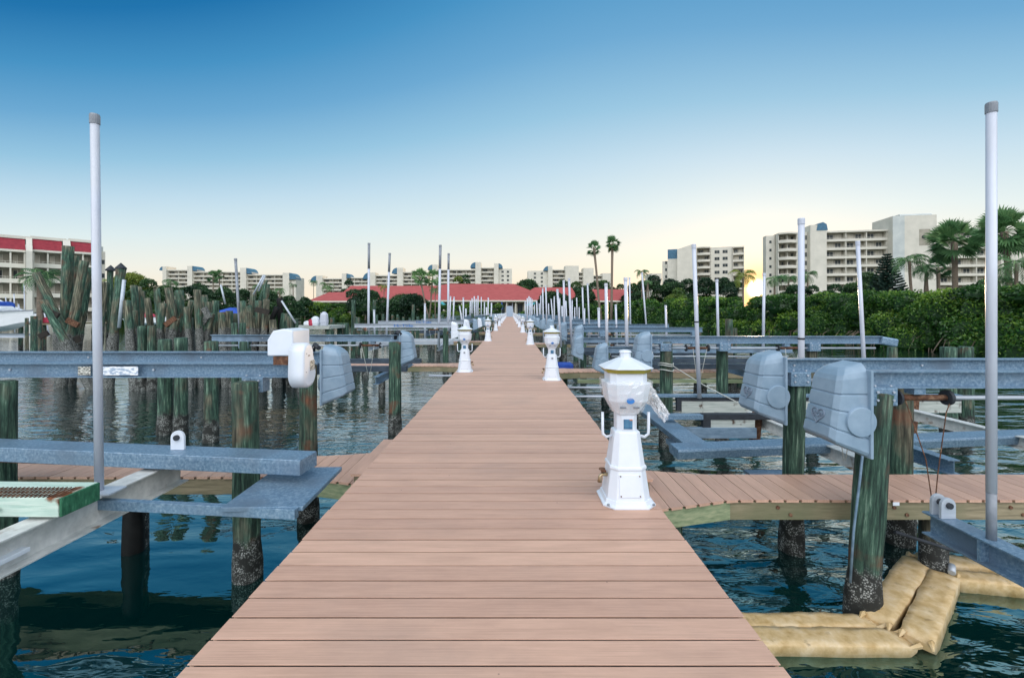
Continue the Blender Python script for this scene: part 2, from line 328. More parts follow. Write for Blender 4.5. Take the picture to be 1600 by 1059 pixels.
# warm glow round the low sun
vm = nt.nodes.new('ShaderNodeVectorMath'); vm.operation = 'DOT_PRODUCT'; nt.links.new(tc.outputs['Generated'], vm.inputs[0]); vm.inputs[1].default_value = sd
dt = mth('MAXIMUM', vm.outputs['Value'], 0.0)
g1 = mth('MULTIPLY', mth('POWER', dt, 26), .05); g2 = mth('MULTIPLY', mth('POWER', dt, 220), .16); g3 = mth('MULTIPLY', mth('POWER', dt, 16000), 14.0)
def addcol(base, fac, col):
    v = nt.nodes.new('ShaderNodeVectorMath'); v.operation = 'SCALE'; v.inputs[0].default_value = col; nt.links.new(fac, v.inputs['Scale'])
    a = nt.nodes.new('ShaderNodeVectorMath'); a.operation = 'ADD'; nt.links.new(base, a.inputs[0]); nt.links.new(v.outputs[0], a.inputs[1]); return a.outputs[0]
hm = nt.nodes.new('ShaderNodeMix'); hm.data_type = 'RGBA'; nt.links.new(mth('MINIMUM', mth('MULTIPLY', mth('POWER', dt, 1300), .95), 1.0), hm.inputs[0]); nt.links.new(r.outputs[0], hm.inputs[6]); hm.inputs[7].default_value = (1.0,.50,.12,1)
col = addcol(addcol(addcol(hm.outputs[2], g1, (1,.72,.45)), g2, (1,.50,.15)), g3, (1,.85,.5))
# unseen sky behind the camera, brightened as added fill and dimmed near the horizon
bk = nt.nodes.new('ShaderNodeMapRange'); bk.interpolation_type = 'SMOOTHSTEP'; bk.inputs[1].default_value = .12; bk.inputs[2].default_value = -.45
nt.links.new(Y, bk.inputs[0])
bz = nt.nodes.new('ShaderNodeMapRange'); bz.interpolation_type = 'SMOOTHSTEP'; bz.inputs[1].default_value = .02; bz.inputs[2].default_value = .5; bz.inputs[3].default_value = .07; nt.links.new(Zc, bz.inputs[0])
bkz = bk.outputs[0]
BACK_FILL = 2.75
mx = nt.nodes.new('ShaderNodeMix'); mx.data_type = 'RGBA'; nt.links.new(bkz, mx.inputs[0]); nt.links.new(col, mx.inputs[6]); bv = nt.nodes.new('ShaderNodeVectorMath'); bv.operation = 'SCALE'; bv.inputs[0].default_value = (.93*BACK_FILL,.95*BACK_FILL,1.0*BACK_FILL); nt.links.new(bz.outputs[0], bv.inputs['Scale']); nt.links.new(bv.outputs[0], mx.inputs[7])
sky = nt.nodes.new('ShaderNodeTexSky'); sky.sky_type = 'NISHITA'; sky.sun_disc = False; sky.sun_elevation = SUN_EL; sky.sun_rotation = SUN_AZ
sv = nt.nodes.new('ShaderNodeVectorMath'); sv.operation = 'SCALE'; sv.inputs['Scale'].default_value = .015; nt.links.new(sky.outputs[0], sv.inputs[0])
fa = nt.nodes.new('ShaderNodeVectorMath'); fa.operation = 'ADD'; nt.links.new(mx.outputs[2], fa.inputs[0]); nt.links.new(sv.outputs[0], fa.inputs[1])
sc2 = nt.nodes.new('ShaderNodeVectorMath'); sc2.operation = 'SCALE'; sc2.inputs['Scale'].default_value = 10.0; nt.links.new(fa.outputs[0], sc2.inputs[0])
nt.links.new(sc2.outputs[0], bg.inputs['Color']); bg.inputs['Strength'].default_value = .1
sl = bpy.data.lights.new('sun', 'SUN'); sl.energy = 2.5; sl.angle = math.radians(.6); sl.color = (1,.72,.45)
so = bpy.data.objects.new('sun', sl); C.objects.link(so); so.rotation_euler = (-sd).to_track_quat('-Z','Y').to_euler()
SC.view_settings.view_transform = 'Standard'; SC.view_settings.look = 'None'; SC.view_settings.exposure = .12; SC.view_settings.gamma = 1

# ------------------------------------------------------------------ water and land
def water_mat():
    m, nt, b = base_mat('harbour_water')
    tc = nt.nodes.new('ShaderNodeTexCoord')
    def wav(sx_, sy_, rz, scale, detail, rough=.5, dist=0):
        mp = nt.nodes.new('ShaderNodeMapping'); mp.inputs['Scale'].default_value = (sx_, sy_, 1); mp.inputs['Rotation'].default_value = (0,0,rz)
        nt.links.new(tc.outputs['Object'], mp.inputs['Vector'])
        n = nt.nodes.new('ShaderNodeTexNoise'); n.inputs['Scale'].default_value = scale; n.inputs['Detail'].default_value = detail; n.inputs['Roughness'].default_value = rough
        n.inputs['Distortion'].default_value = dist
        nt.links.new(mp.outputs[0], n.inputs['Vector']); return n.outputs['Fac']
    def mt(op, a, bq):
        n = nt.nodes.new('ShaderNodeMath'); n.operation = op
        for i, x in enumerate((a, bq)):
            if isinstance(x, (int, float)): n.inputs[i].default_value = x
            else: nt.links.new(x, n.inputs[i])
        return n.outputs[0]
    sw = wav(.35, 1, .15, 1.3, 2, .5, .3); rp = wav(.45, 1, -.2, 4.2, 3, .55, .5); fine = wav(.6, 1, .1, 12, 2, .5)
    sp = nt.nodes.new('ShaderNodeSeparateXYZ'); nt.links.new(tc.outputs['Object'], sp.inputs[0])
    # more chop on the open right side, calmer by the near left
    right = ramp(nt, sp.outputs['X'], -3.0, 3.0, 0.10, 1.0)
    far = ramp(nt, sp.outputs['Y'], 4.2, 8.5, 0.0, 1.0)
    chop = mt('MAXIMUM', right, far)
    h = mt('ADD', mt('MULTIPLY', sw, ramp(nt, sp.outputs['X'], -2.5, 2.0, .032, .15)), mt('ADD', mt('MULTIPLY', mt('MULTIPLY', rp, .022), chop), mt('MULTIPLY', mt('MULTIPLY', fine, .003), chop)))
    bp = nt.nodes.new('ShaderNodeBump'); bp.inputs['Strength'].default_value = 1; bp.inputs['Distance'].default_value = 1
    nt.links.new(h, bp.inputs['Height'])
    nt.nodes.remove(b)
    fr = nt.nodes.new('ShaderNodeFresnel'); fr.inputs['IOR'].default_value = 1.33; nt.links.new(bp.outputs[0], fr.inputs['Normal'])
    fac = mt('POWER', fr.outputs[0], .44)
    df = nt.nodes.new('ShaderNodeBsdfDiffuse'); df.inputs[0].default_value = (.0,.016,.016,1)
    gl = nt.nodes.new('ShaderNodeBsdfGlossy'); gl.inputs[0].default_value = (.60,.97,.90,1); gl.inputs['Roughness'].default_value = .015; nt.links.new(mixc(nt, ramp(nt, fr.outputs[0], .03, .22), (.58,.95,.90), (1.0,1.0,1.0)), gl.inputs[0]); nt.links.new(bp.outputs[0], gl.inputs['Normal'])
    mx = nt.nodes.new('ShaderNodeMixShader'); nt.links.new(fac, mx.inputs[0]); nt.links.new(df.outputs[0], mx.inputs[1]); nt.links.new(gl.outputs[0], mx.inputs[2])
    nt.links.new(mx.outputs[0], nt.nodes['Material Output'].inputs['Surface'])
    return m
M['water'] = water_mat()
mb = MB(); mb.add([(-2500,-200,0),(2500,-200,0),(2500,4000,0),(-2500,4000,0)], [(0,1,2,3)]); tag(mb.build('water','water'), 'dark teal harbour water with small ripples', None, None, 'structure')
M['ground'] = matn('shore_ground', [(.3,(.03,.05,.02)),(.7,(.08,.10,.04))], .3, rough=1, bmp=.2, rand=False)
mb = MB(); out = [(30,-60),(30,60),(27,95),(24,122),(10,134),(-64,134),(-66,100),(-140,96),(-600,96),(-600,3500),(2000,3500),(2000,-60)]
vs = [(x,y,.45) for x,y in out]+[(x,y,-.5) for x,y in out]; n = len(out)
mb.add(vs, [tuple(range(n))[::-1]]+[(i,(i+1)%n,(i+1)%n+n,i+n) for i in range(n)]); tag(mb.build('ground','ground'), 'low shore behind the mangroves', None, None, 'structure')

# ------------------------------------------------------------------ decks
def board_mesh(boards, name, mat='deck', parent=None, bev=.003):
    """boards: list of (p0,p1,p2,p3) top outline quads; each a real plank with chamfered top edge and gaps"""
    v=[]; f=[]; uv=[]; att=[]; T=.026
    for q in boards:
        q=[Vector(a) for a in q]; c=sum(q, Vector())/4; o=len(v)
        L=(q[1]-q[0]).normalized(); W=Vector((-L.y,L.x,0)); off=random.random()*50; k=random.random()
        def ins(s,z): return [a+W*(-s if (a-c).dot(W)>0 else s)+L*(-s if (a-c).dot(L)>0 else s)*.15-Vector((0,0,z)) for a in q]
        v+=ins(.0009,0)+ins(0,.0009)+ins(0,.0024)+ins(.012,.0034)+ins(.012,T)
        fs=[(0,1,2,3)]+[(4*r+4+i,4*r+4+(i+1)%4,4*r+(i+1)%4,4*r+i) for r in range(4) for i in range(4)]+[(19,18,17,16)]
        for g in fs:
            f.append(tuple(i+o for i in g)); att.append(k)
            for i in g:
                a=v[o+i]; uv.append((a.dot(L)+off, a.dot(W)))
    me=bpy.data.meshes.new(name); me.from_pydata([tuple(a) for a in v],[],f); me.update()
    l=me.uv_layers.new(name='UVMap'); l.data.foreach_set('uv', [x for t in uv for x in t])
    a=me.attributes.new('board','FLOAT','FACE'); a.data.foreach_set('value', att)
    me.materials.append(M[mat]); ob=bpy.data.objects.new(name, me); C.objects.link(ob)
    if parent: ob.parent=parent
    return ob
DL, DR, DEND = -1.345, 1.13, 129.0
dock = tag(thing('dock'), 'long straight pier of pinkish brown composite boards running to the shore', 'dock')
bs=[]; PW=.1445; g=.0095
y=-.9
# a board seam lies where the photo has one
y0 = 1.47*F/(1039.5-HY); y = y0 - math.ceil((y0+.9)/PW)*PW
while y < DEND:
    j=random.uniform(-.004,.004); dz=random.uniform(-.0012,.0012)
    bs.append([(DL+j,y+g/2,DECK+dz),(DR+j,y+g/2,DECK+dz),(DR+j,y+PW-g/2,DECK+dz),(DL+j,y+PW-g/2,DECK+dz)]); y+=PW
board_mesh(bs,'deck_boards',parent=dock)
MB().bb(DL+.02,DR-.02,-.85,DEND-.1,DECK-.0155,DECK-.0145).build('seam_shade_sheet','black',dock)  # black sheet added below the boards to paint shade into the seams
for xx in (DL+.06, DL+.65, (DL+DR)/2, DR-.65, DR-.06):
    MB().bb(xx-.022,xx+.022,-1,DEND,DECK-.026-.24,DECK-.028).build('stringer','oldwood',dock)
k=0; yy=1.0
while yy<60:
    for xx in (DL+.22, DR-.22):
        MB().cyl((xx,yy,-1.2),(xx,yy,DECK-.27),.14,.13,12).build('support_pile','pile',dock)
    MB().bb(DL+.02,DR-.02,yy+.16,yy+.21,DECK-.50,DECK-.27).build('cross_beam','oldwood',dock)
    yy+=3.05
def finger(side, ya, yb, label, xo=9.6, near=False):
    """walkway across: side -1 left, +1 right"""
    t=tag(thing('finger_pier'), label, 'dock', 'narrow finger piers between the boat lifts')
    e=DR if side>0 else -DL
    bs=[]; x=e+.03
    def gus(x): return max(0.0,(e+.95-x))*.27
    while x<xo:
        x2=x+.1385
        q=[(side*x,ya-gus(x)),(side*x2,ya-gus(x2)),(side*x2,yb+gus(x2)*.8),(side*x,yb+gus(x)*.8)]
        z=FING+random.uniform(-.001,.001)
        a=[Vector((p[0],p[1],z)) for p in q]
        if side<0: a=[a[1],a[0],a[3],a[2]]
        # long direction runs along y
        a=[a[1],a[2],a[3],a[0]]
        bs.append(a); x=x2+.005
    board_mesh(bs,'deck_boards',parent=t)
    zz=FING-.027; xg=e+.95
    for yy,sg in ((ya+.02,1),(yb-.06,-1)):
        rb_=MB().bb(side*xg,side*xo,yy,yy+.04,zz-.17,zz).build('rim_board','oldwood',t,bevel=.003)
        if near and sg>0:
            for i_ in range(5):
                for zq in (-.05,-.12): xq=side*(xg+.45+i_*1.1+(.12 if zq<-.1 else 0)); MB().cyl((xq,yy-.001,zz+zq),(xq,yy-.014,zz+zq),.017,n=6).build('bolt_head','rust',rb_)
    for yy,d in ((ya+.02,-1),(yb-.06,.8)):
        p=Vector((side*(xg),yy+.02,zz-.085)); q=Vector((side*(e+.02),yy+.02+d*.25,zz-.085)); dd=(q-p)
        R=Matrix.Rotation(math.atan2(dd.y,dd.x),3,'Z'); MB().box((p+q)/2,(dd.length-.002,.04,.168),R).build('rim_board','greenwood' if near else 'oldwood',t,bevel=.003)
    MB().bb(side*(e+.1),side*xo,ya+.065,yb-.065,zz-.05,zz-.003).build('under_shade_slab','darkwood_and_shade',t)  # added dark slab standing for the shade below the boards
    for xx in ((e+.5),4.3,7.0,9.3):
        MB().cyl((side*xx,(ya+yb)/2,-1.2),(side*xx,(ya+yb)/2,zz-.17),.12,.115,10).build('support_pile','pile',t)
    return t
def step(side, ya, yb, label):
    e=DR if side>0 else -DL
    t=tag(thing('dock_step'), label, 'step')
    z=DECK-.16; bs=[]
    for i in range(2):
        x=side*(e+.005+i*.135); x2=side*(e+.005+i*.135+.130)
        a=[(x,ya,z),(x,yb,z),(x2,yb,z),(x2,ya,z)]
        if side<0: a=[a[3],a[2],a[1],a[0]]
        bs.append(a)
    board_mesh(bs,'tread',parent=t)
    x0=side*(e+.01); x1=side*(e+.235)
    MB().bb(x0,x1,ya+.03,ya+.07,z-.20,z-.027).bb(x0,x1,yb-.07,yb-.03,z-.20,z-.027).bb(side*(e+.195),x1,ya+.071,yb-.071,z-.20,z-.028).build('step_frame','oldwood',t)
step(1,4.28,5.2,'low composite step beside the nearest pedestal on the right edge')
step(-1,4.42,5.62,'low composite step of lengthwise boards on the left edge of the pier')
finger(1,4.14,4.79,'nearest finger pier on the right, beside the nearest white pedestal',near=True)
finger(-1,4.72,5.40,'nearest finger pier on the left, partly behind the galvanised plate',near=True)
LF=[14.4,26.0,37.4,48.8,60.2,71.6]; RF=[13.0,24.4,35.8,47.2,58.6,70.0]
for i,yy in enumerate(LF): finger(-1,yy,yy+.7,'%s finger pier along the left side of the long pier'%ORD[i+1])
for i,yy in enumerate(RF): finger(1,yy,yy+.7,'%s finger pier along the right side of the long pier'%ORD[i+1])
# gangway up to the shore at the far end
gw=tag(thing('gangway',(0,DEND,0)),'grey gangway with handrails climbing from the far pier end to the shore','gangway')
p,q=Vector((-.1,.1,DECK+.05)),Vector((-.25,16,4.6))
MB().ext(p,q,[(-1.0,-.12),(1.0,-.12),(1.0,0),(-1.0,0)]).build('ramp_deck','alu',gw)
for sgn in (-1,1):
    m_=MB()
    for k in range(9):
        a=p.lerp(q,k/8)+Vector((sgn*.98,0,0)); m_.cyl(a,a+Vector((0,0,1)),.03,n=6)
    m_.cyl(p+Vector((sgn*.98,0,1)),q+Vector((sgn*.98,0,1)),.035,n=6); m_.cyl(p+Vector((sgn*.98,0,.5)),q+Vector((sgn*.98,0,.5)),.025,n=6)
    m_.build('handrail','white',gw)
# ------------------------------------------------------------------ power pedestals shaped like lighthouses
def sq8(a, z, k=.36, c=(0,0), s=1.0):
    a2 = a*(1-k)
    return [(c[0]+x, c[1]+y, z) for x, y in ((a,-a2),(a,a2),(a2,a),(-a2,a),(-a,a2),(-a,-a2),(-a2,-a),(a2,-a))]
def ped_build(side, near):
    t = thing('power_pedestal')
    MB().loft([sq8(.200,0),sq8(.200,.014),sq8(.180,.022),sq8(.172,.05)],smooth=False).build('base_plate','white',t,bevel=.003)
    MB().loft([sq8(.165,.045),sq8(.134,.272)],smooth=False).build('lower_body','white',t,bevel=.006)
    MB().loft([sq8(.140,.268),sq8(.142,.276),sq8(.140,.292),sq8(.130,.296)],smooth=False).build('trim_band','white',t,bevel=.003)
    MB().loft([sq8(.131,.292),sq8(.098,.545),sq8(.078,.553)],smooth=False).build('upper_body','white',t,bevel=.006)
    MB().loft([sq8(.078,.545),sq8(.078,.69)],smooth=False).build('neck','white',t,bevel=.004)
    MB().loft([sq8(.080,.675),sq8(.092,.685),sq8(.098,.70),sq8(.150,.79),sq8(.168,.925),sq8(.160,.928)],smooth=False).build('gallery_bowl','white',t,bevel=.005)
    MB().loft([sq8(.142,.92,.30),sq8(.142,1.018,.30)],smooth=False).build('lantern','white',t,bevel=.004)
    MB().loft([sq8(.158,1.004,.36),sq8(.176,1.0335,.36)],smooth=False).build('gold_band','gold',t)
    rf = MB().loft([sq8(.188,1.034,.44),sq8(.190,1.040,.44),sq8(.048,1.112,.5)],smooth=False).build('roof','white',t,bevel=.002)
    MB().loft([sq8(.040,1.108,.5),sq8(.038,1.150,.5),sq8(.046,1.153,.5),sq8(.040,1.166,.5),sq8(.015,1.172,.5)],smooth=False).build('vent_cap','white',rf,bevel=.002)
    if side < 0:
        MB().tube([(0,0,1.165),(0,0,1.20),(0,0,1.245)],[.030,.022,.006],8).build('spire','white',rf)
    # front access panel with four screws, window and number plate
    R = Matrix.Rotation(-math.atan2(.031,.227),3,'X')
    pn = MB().box((0,-.1515,.158),(.165,.007,.165),R).build('access_panel','white',t,bevel=.002)
    m_ = MB()
    for sx_ in (-1,1):
        for sz in (-1,1): p = R@Vector((sx_*.072,-.0045,sz*.072)); p = Vector((0,-.1515,.158))+p; m_.cyl(p,p+R@Vector((0,-.004,0)),.005,n=8)
    m_.build('screw','rust',pn)
    f = MB().bb(-.044,.044,-.086,-.0785,.562,.652).build('window_frame','white',t,bevel=.002)
    MB().bb(-.034,.034,-.0885,-.0865,.570,.645).build('meter_window','screen',f)
    if near: MB().bb(.012,.034,-.0905,-.0887,.636,.645).build('amber_label','amber',f)
    if not near: MB().bb(-.02,.02,-.124,-.118,.455,.49).build('number_plate','pvc_grey',t)
    # blue mark and two dark vent slots on the bowl
    em = MB().lathe([(.0001,0),(.030,0),(.030,.004),(.0001,.004)],14).build('blue_emblem','blue_logo',t); em.rotation_euler = (math.pi/2+.12,0,0); em.location = (0,-.1585,.80); em.scale = (1,.75,1)
    m_ = MB()
    for sx_ in (-.05,.05): m_.box((sx_,-.135,.745),(.045,.01,.012),Matrix.Rotation(.5,3,'X'))
    m_.build('vent_slot','pvc_grey',t)
    for s in (-1,1):
        MB().tube([(s*.105,0,.50),(s*.150,-.01,.49),(s*.178,-.015,.515),(s*.180,-.015,.55),(s*.180,-.015,.685)],.0115,8).build('hose_hook','white',t)
    fx = -.165 if side > 0 else .165; sg = -1 if side > 0 else 1
    v = MB().tube([(sg*.13,-.02,.20),(sg*.185,-.02,.20),(sg*.20,-.02,.185),(sg*.205,-.02,.14)],[.014,.014,.015,.018],10).build('tap','brass',t)
    MB().cyl((sg*.185,-.02,.215),(sg*.185,-.02,.24),.006).cyl((sg*.185,-.02,.238),(sg*.185,-.02,.247),.026,n=10).cyl((sg*.16,-.05,.235),(sg*.20,-.05,.235),.010,n=8).build('tap_handle','rust',v)
    MB().cyl((-.17,-.17,.022),(-.17,-.17,.034),.010,n=6).cyl((.17,-.17,.022),(.17,-.17,.034),.010,n=6).build('anchor_bolt','pvc_grey',t)
    return t
pr = ped_build(1, True); pr.location = (.905,3.46,DECK)
tag(pr, 'nearest white lighthouse-shaped power pedestal, its lantern half wrapped in clear plastic', 'power pedestal', 'white lighthouse power pedestals along the pier')
# crumpled plastic wrap round the bowl, spilling to the right
def crumple(name, rings_n, fn, mat, parent, seed=1, amp=.012):
    rr = random.Random(seed); n = 44; rings = []
    for i in range(rings_n):
        ring = []
        for k in range(n):
            a = 2*math.pi*k/n; p = Vector(fn(i/(rings_n-1), a)); p += Vector((rr.uniform(-1,1),rr.uniform(-1,1),rr.uniform(-1,1)))*amp
            ring.append(p)
        rings.append(ring)
    return MB().loft(rings, smooth=False, caps=False).build(name, mat, parent)
mw, nw, bw = base_mat('clear_wrap'); nw.nodes.remove(bw)
tr = nw.nodes.new('ShaderNodeBsdfTransparent'); gl = nw.nodes.new('ShaderNodeBsdfGlossy'); gl.inputs['Roughness'].default_value = .12; gl.inputs['Color'].default_value = (.95,.97,1,1)
df = nw.nodes.new('ShaderNodeBsdfDiffuse'); df.inputs[0].default_value = (.85,.88,.92,1)
m1 = nw.nodes.new('ShaderNodeMixShader'); m1.inputs[0].default_value = .11; m2 = nw.nodes.new('ShaderNodeMixShader'); m2.inputs[0].default_value = .17
nw.links.new(tr.outputs[0], m1.inputs[1]); nw.links.new(gl.outputs[0], m1.inputs[2]); nw.links.new(m1.outputs[0], m2.inputs[1]); nw.links.new(df.outputs[0], m2.inputs[2])
nw.links.new(m2.outputs[0], nw.nodes['Material Output'].inputs['Surface']); M['wrap'] = mw
wr = tag(thing('plastic_wrap', (.905,3.46,DECK)), 'crumpled clear plastic wrap round the lantern of the nearest white pedestal', 'plastic wrap')
def fwrap(t_, a):
    z = .70+.245*t_; r_ = .112+.072*min(1,t_*1.6)
    k = 1/max(abs(math.cos(a)),abs(math.sin(a)))**.75
    return (r_*k*math.cos(a), r_*k*math.sin(a), z)
crumple('wrap_sleeve', 12, fwrap, 'wrap', wr, 3, .005)
def ftail(t_, a):
    c = Vector((.16+.16*t_, -.02+.05*math.sin(t_*3), .86-.17*t_-.05*t_*t_)); r_ = .050*(1-.5*t_)+.010
    return (c.x+r_*.5*math.cos(a)*math.cos(.6), c.y+r_*.8*math.sin(a), c.z+r_*math.cos(a))
crumple('loose_tail', 12, ftail, 'wrap', wr, 5, .013)
p2r = ped_build(1, False); p2l = ped_build(-1, False)
ry = [9.55,19.8,31.3,42.6,54,65.4,76.8,88.2,99.6,111,122]; ly = [10.85,22.2,34.1,45.5,57,68.2,79.5,91,102.3,113.5,124]
for side, ys, pro in ((1, ry, p2r), (-1, ly, p2l)):
    for i, yy in enumerate(ys):
        o = pro if i == 0 else copy_tree(pro)
        o.location = (.905 if side > 0 else -1.115, yy, DECK)
        tag(o, 'white lighthouse power pedestal on the %s edge of the pier, %s from the camera' % ('right' if side > 0 else 'left', ORD[i+1] if side > 0 else ORD[i]), 'power pedestal', 'white lighthouse power pedestals along the pier')

# ------------------------------------------------------------------ piles
def pile_mesh(h, r, seed, base=-1.2, rough=.010, n=16, barn=.38, flare=1.0):
    rr = random.Random(seed); rings = []; m_ = max(6, int((h-base)/.22)); ph = [rr.uniform(0,6.3) for _ in range(4)]
    for i in range(m_+1):
        z = base+(h-base)*i/m_; q = []
        for k in range(n):
            a = 2*math.pi*k/n
            rad = r*(1+flare*.05*(1-(z-base)/(h-base)))+rough*(math.sin(a*2+ph[0]+z*.6)+.6*math.sin(a*5+ph[1])+.5*math.sin(z*4+ph[2]))*.6+rr.uniform(-.3,.3)*rough
            if z < barn: rad += rr.uniform(0,.022)+.006
            q.append((rad*math.cos(a), rad*math.sin(a), z))
        rings.append(q)
    rings.append([(x*.82,y*.82,h+.012) for x,y,z in rings[-1]])
    return MB().loft(rings, True)
npile = [0]
def pile(px, Y, ztop, r, label, mat='pile', lean=0.0, leany=0.0, X=None, group='treated mooring piles standing in the water', barn=.38):
    npile[0] += 1
    x = (px-VX)*Y/F if X is None else X
    if X is None: r *= max(.72, math.cos(math.atan(abs(px-VX)/F)))**.9
    o = pile_mesh(ztop, r, npile[0]*13, barn=barn).build('mooring_pile', mat); o.location = (x, Y, 0); o.rotation_euler = (-leany, lean, 0)
    return tag(o, label, 'pile', group)
pile(1346,3.92,1.98,.146,'big green and brown wooden pile in front of the right finger pier, nearest','pile_green',lean=.065)
pile(1237,4.98,1.98,.130,'mossy wooden pile just behind the nearest right finger pier, under the second grey motor cover','pile_green',lean=.02)
pile(0,5.15,2.10,.122,'wooden pile standing behind the nearest green pile at the right finger pier','pile',X=4.56)
pile(387,4.47,1.98,.130,'green-brown wooden pile under the near left lift beam, behind the galvanised plate','pile',lean=-.015)
pile(482,5.72,2.0,.122,'dark wooden pile beside the left grey motor cover, behind the nearest left finger pier','pile')
pile(2,4.5,1.98,.150,'thick wooden pile at the far left edge under the near left lift beam','pile_green')
pile(208,4.95,.75,.104,'smooth black pile under the nearest left finger pier','pile_black',group=None)
pile(617,9.75,2.02,.132,'green wooden pile under the end of the dull lift beam left of the pier','pile_green')
pile(258,9.76,2.08,.168,'left one of two cut-off green piles standing close together behind the left beams','pile_green')
pile(283,9.70,2.12,.158,'right one of two cut-off green piles standing close together behind the left beams','pile_green')
pile(330,9.15,2.08,.145,'single cut-off pile with a brown streak, right of the pair behind the left beams','pile_green')
pile(222,15.2,2.2,.165,'left one of two far green cut-off piles in front of the leaning pile heap','pile_green')
pile(237,15.2,2.2,.17,'right one of two far green cut-off piles in front of the leaning pile heap','pile_green')
for px,wd,yt,Z,lb in ((367,11,505,13.5,'left one of the pair of green piles below the leaning grey post'),(379,11,505,13.6,'right one of the pair of green piles below the leaning grey post'),
    (453,11,494,16,'left one of two olive piles right of the black post'),(462,9,499,16.2,'right one of two olive piles right of the black post'),
    (511,7,497,22,'left one of the tall green pile pair left of the round pile group'),(519,7,496.5,22,'right one of the tall green pile pair left of the round pile group'),
    (531,9,505,21,'left one of two short green piles with a flat top'),(540.5,9,505,21,'right one of two short green piles with a flat top'),
    (559,8,496,23,'grey-green pile just right of the tall thin leaning pile'),(1139,12,499,14,'weathered grey pile rising behind the long right lift beam'),
    (1148,8,513,14.4,'short pile right of the weathered grey pile behind the long right lift beam'),(1394,16,543,7.6,'square-cut green pile under the rounded end of the right lift beam')):
    pile(px,Z,CAMZ-(yt-HY)*Z/F,wd*Z/F/2,lb,'pile_green' if px<1100 else 'pile')
pile(1041,8.9,2.08,.125,'green pile tied with rope under the lift beam behind the nearest pedestal','pile_green')
pile(1128,9.1,2.05,.125,'green pile right of the roped pile, under the long right lift beam','pile_green')
pile(1268,8.95,2.05,.125,'green pile under the far part of the long right lift beam','pile')
pile(1482,9.5,1.93,.18,'left one of the twin flat-topped piles against the right mangroves','pile_green')
pile(1509,9.5,1.94,.17,'right one of the twin flat-topped piles against the right mangroves','pile_green')
for px,Z,yt,lb in ((551.5,20,469,'tall thin green pile among the left posts, leaning a little'),(645,27,476,'tall green pile before the hedge, right of the round bush'),(584,26,469,'tall thin green pile behind the first white post')):
    pile(px,Z,CAMZ-(yt-HY)*Z/F,.10,lb,'pile_green',lean=.01)
k=0
for i in range(26):
    px = 590+i*7.1+random.uniform(-3,3); Z = random.uniform(30,60)
    pile(px,Z,CAMZ-random.uniform(6,22)/F*Z*.45,.15,'short green pile before the left hedge, %s of the row counting from the left'%ORD[i],'pile_green',group='short green piles before the left hedge')

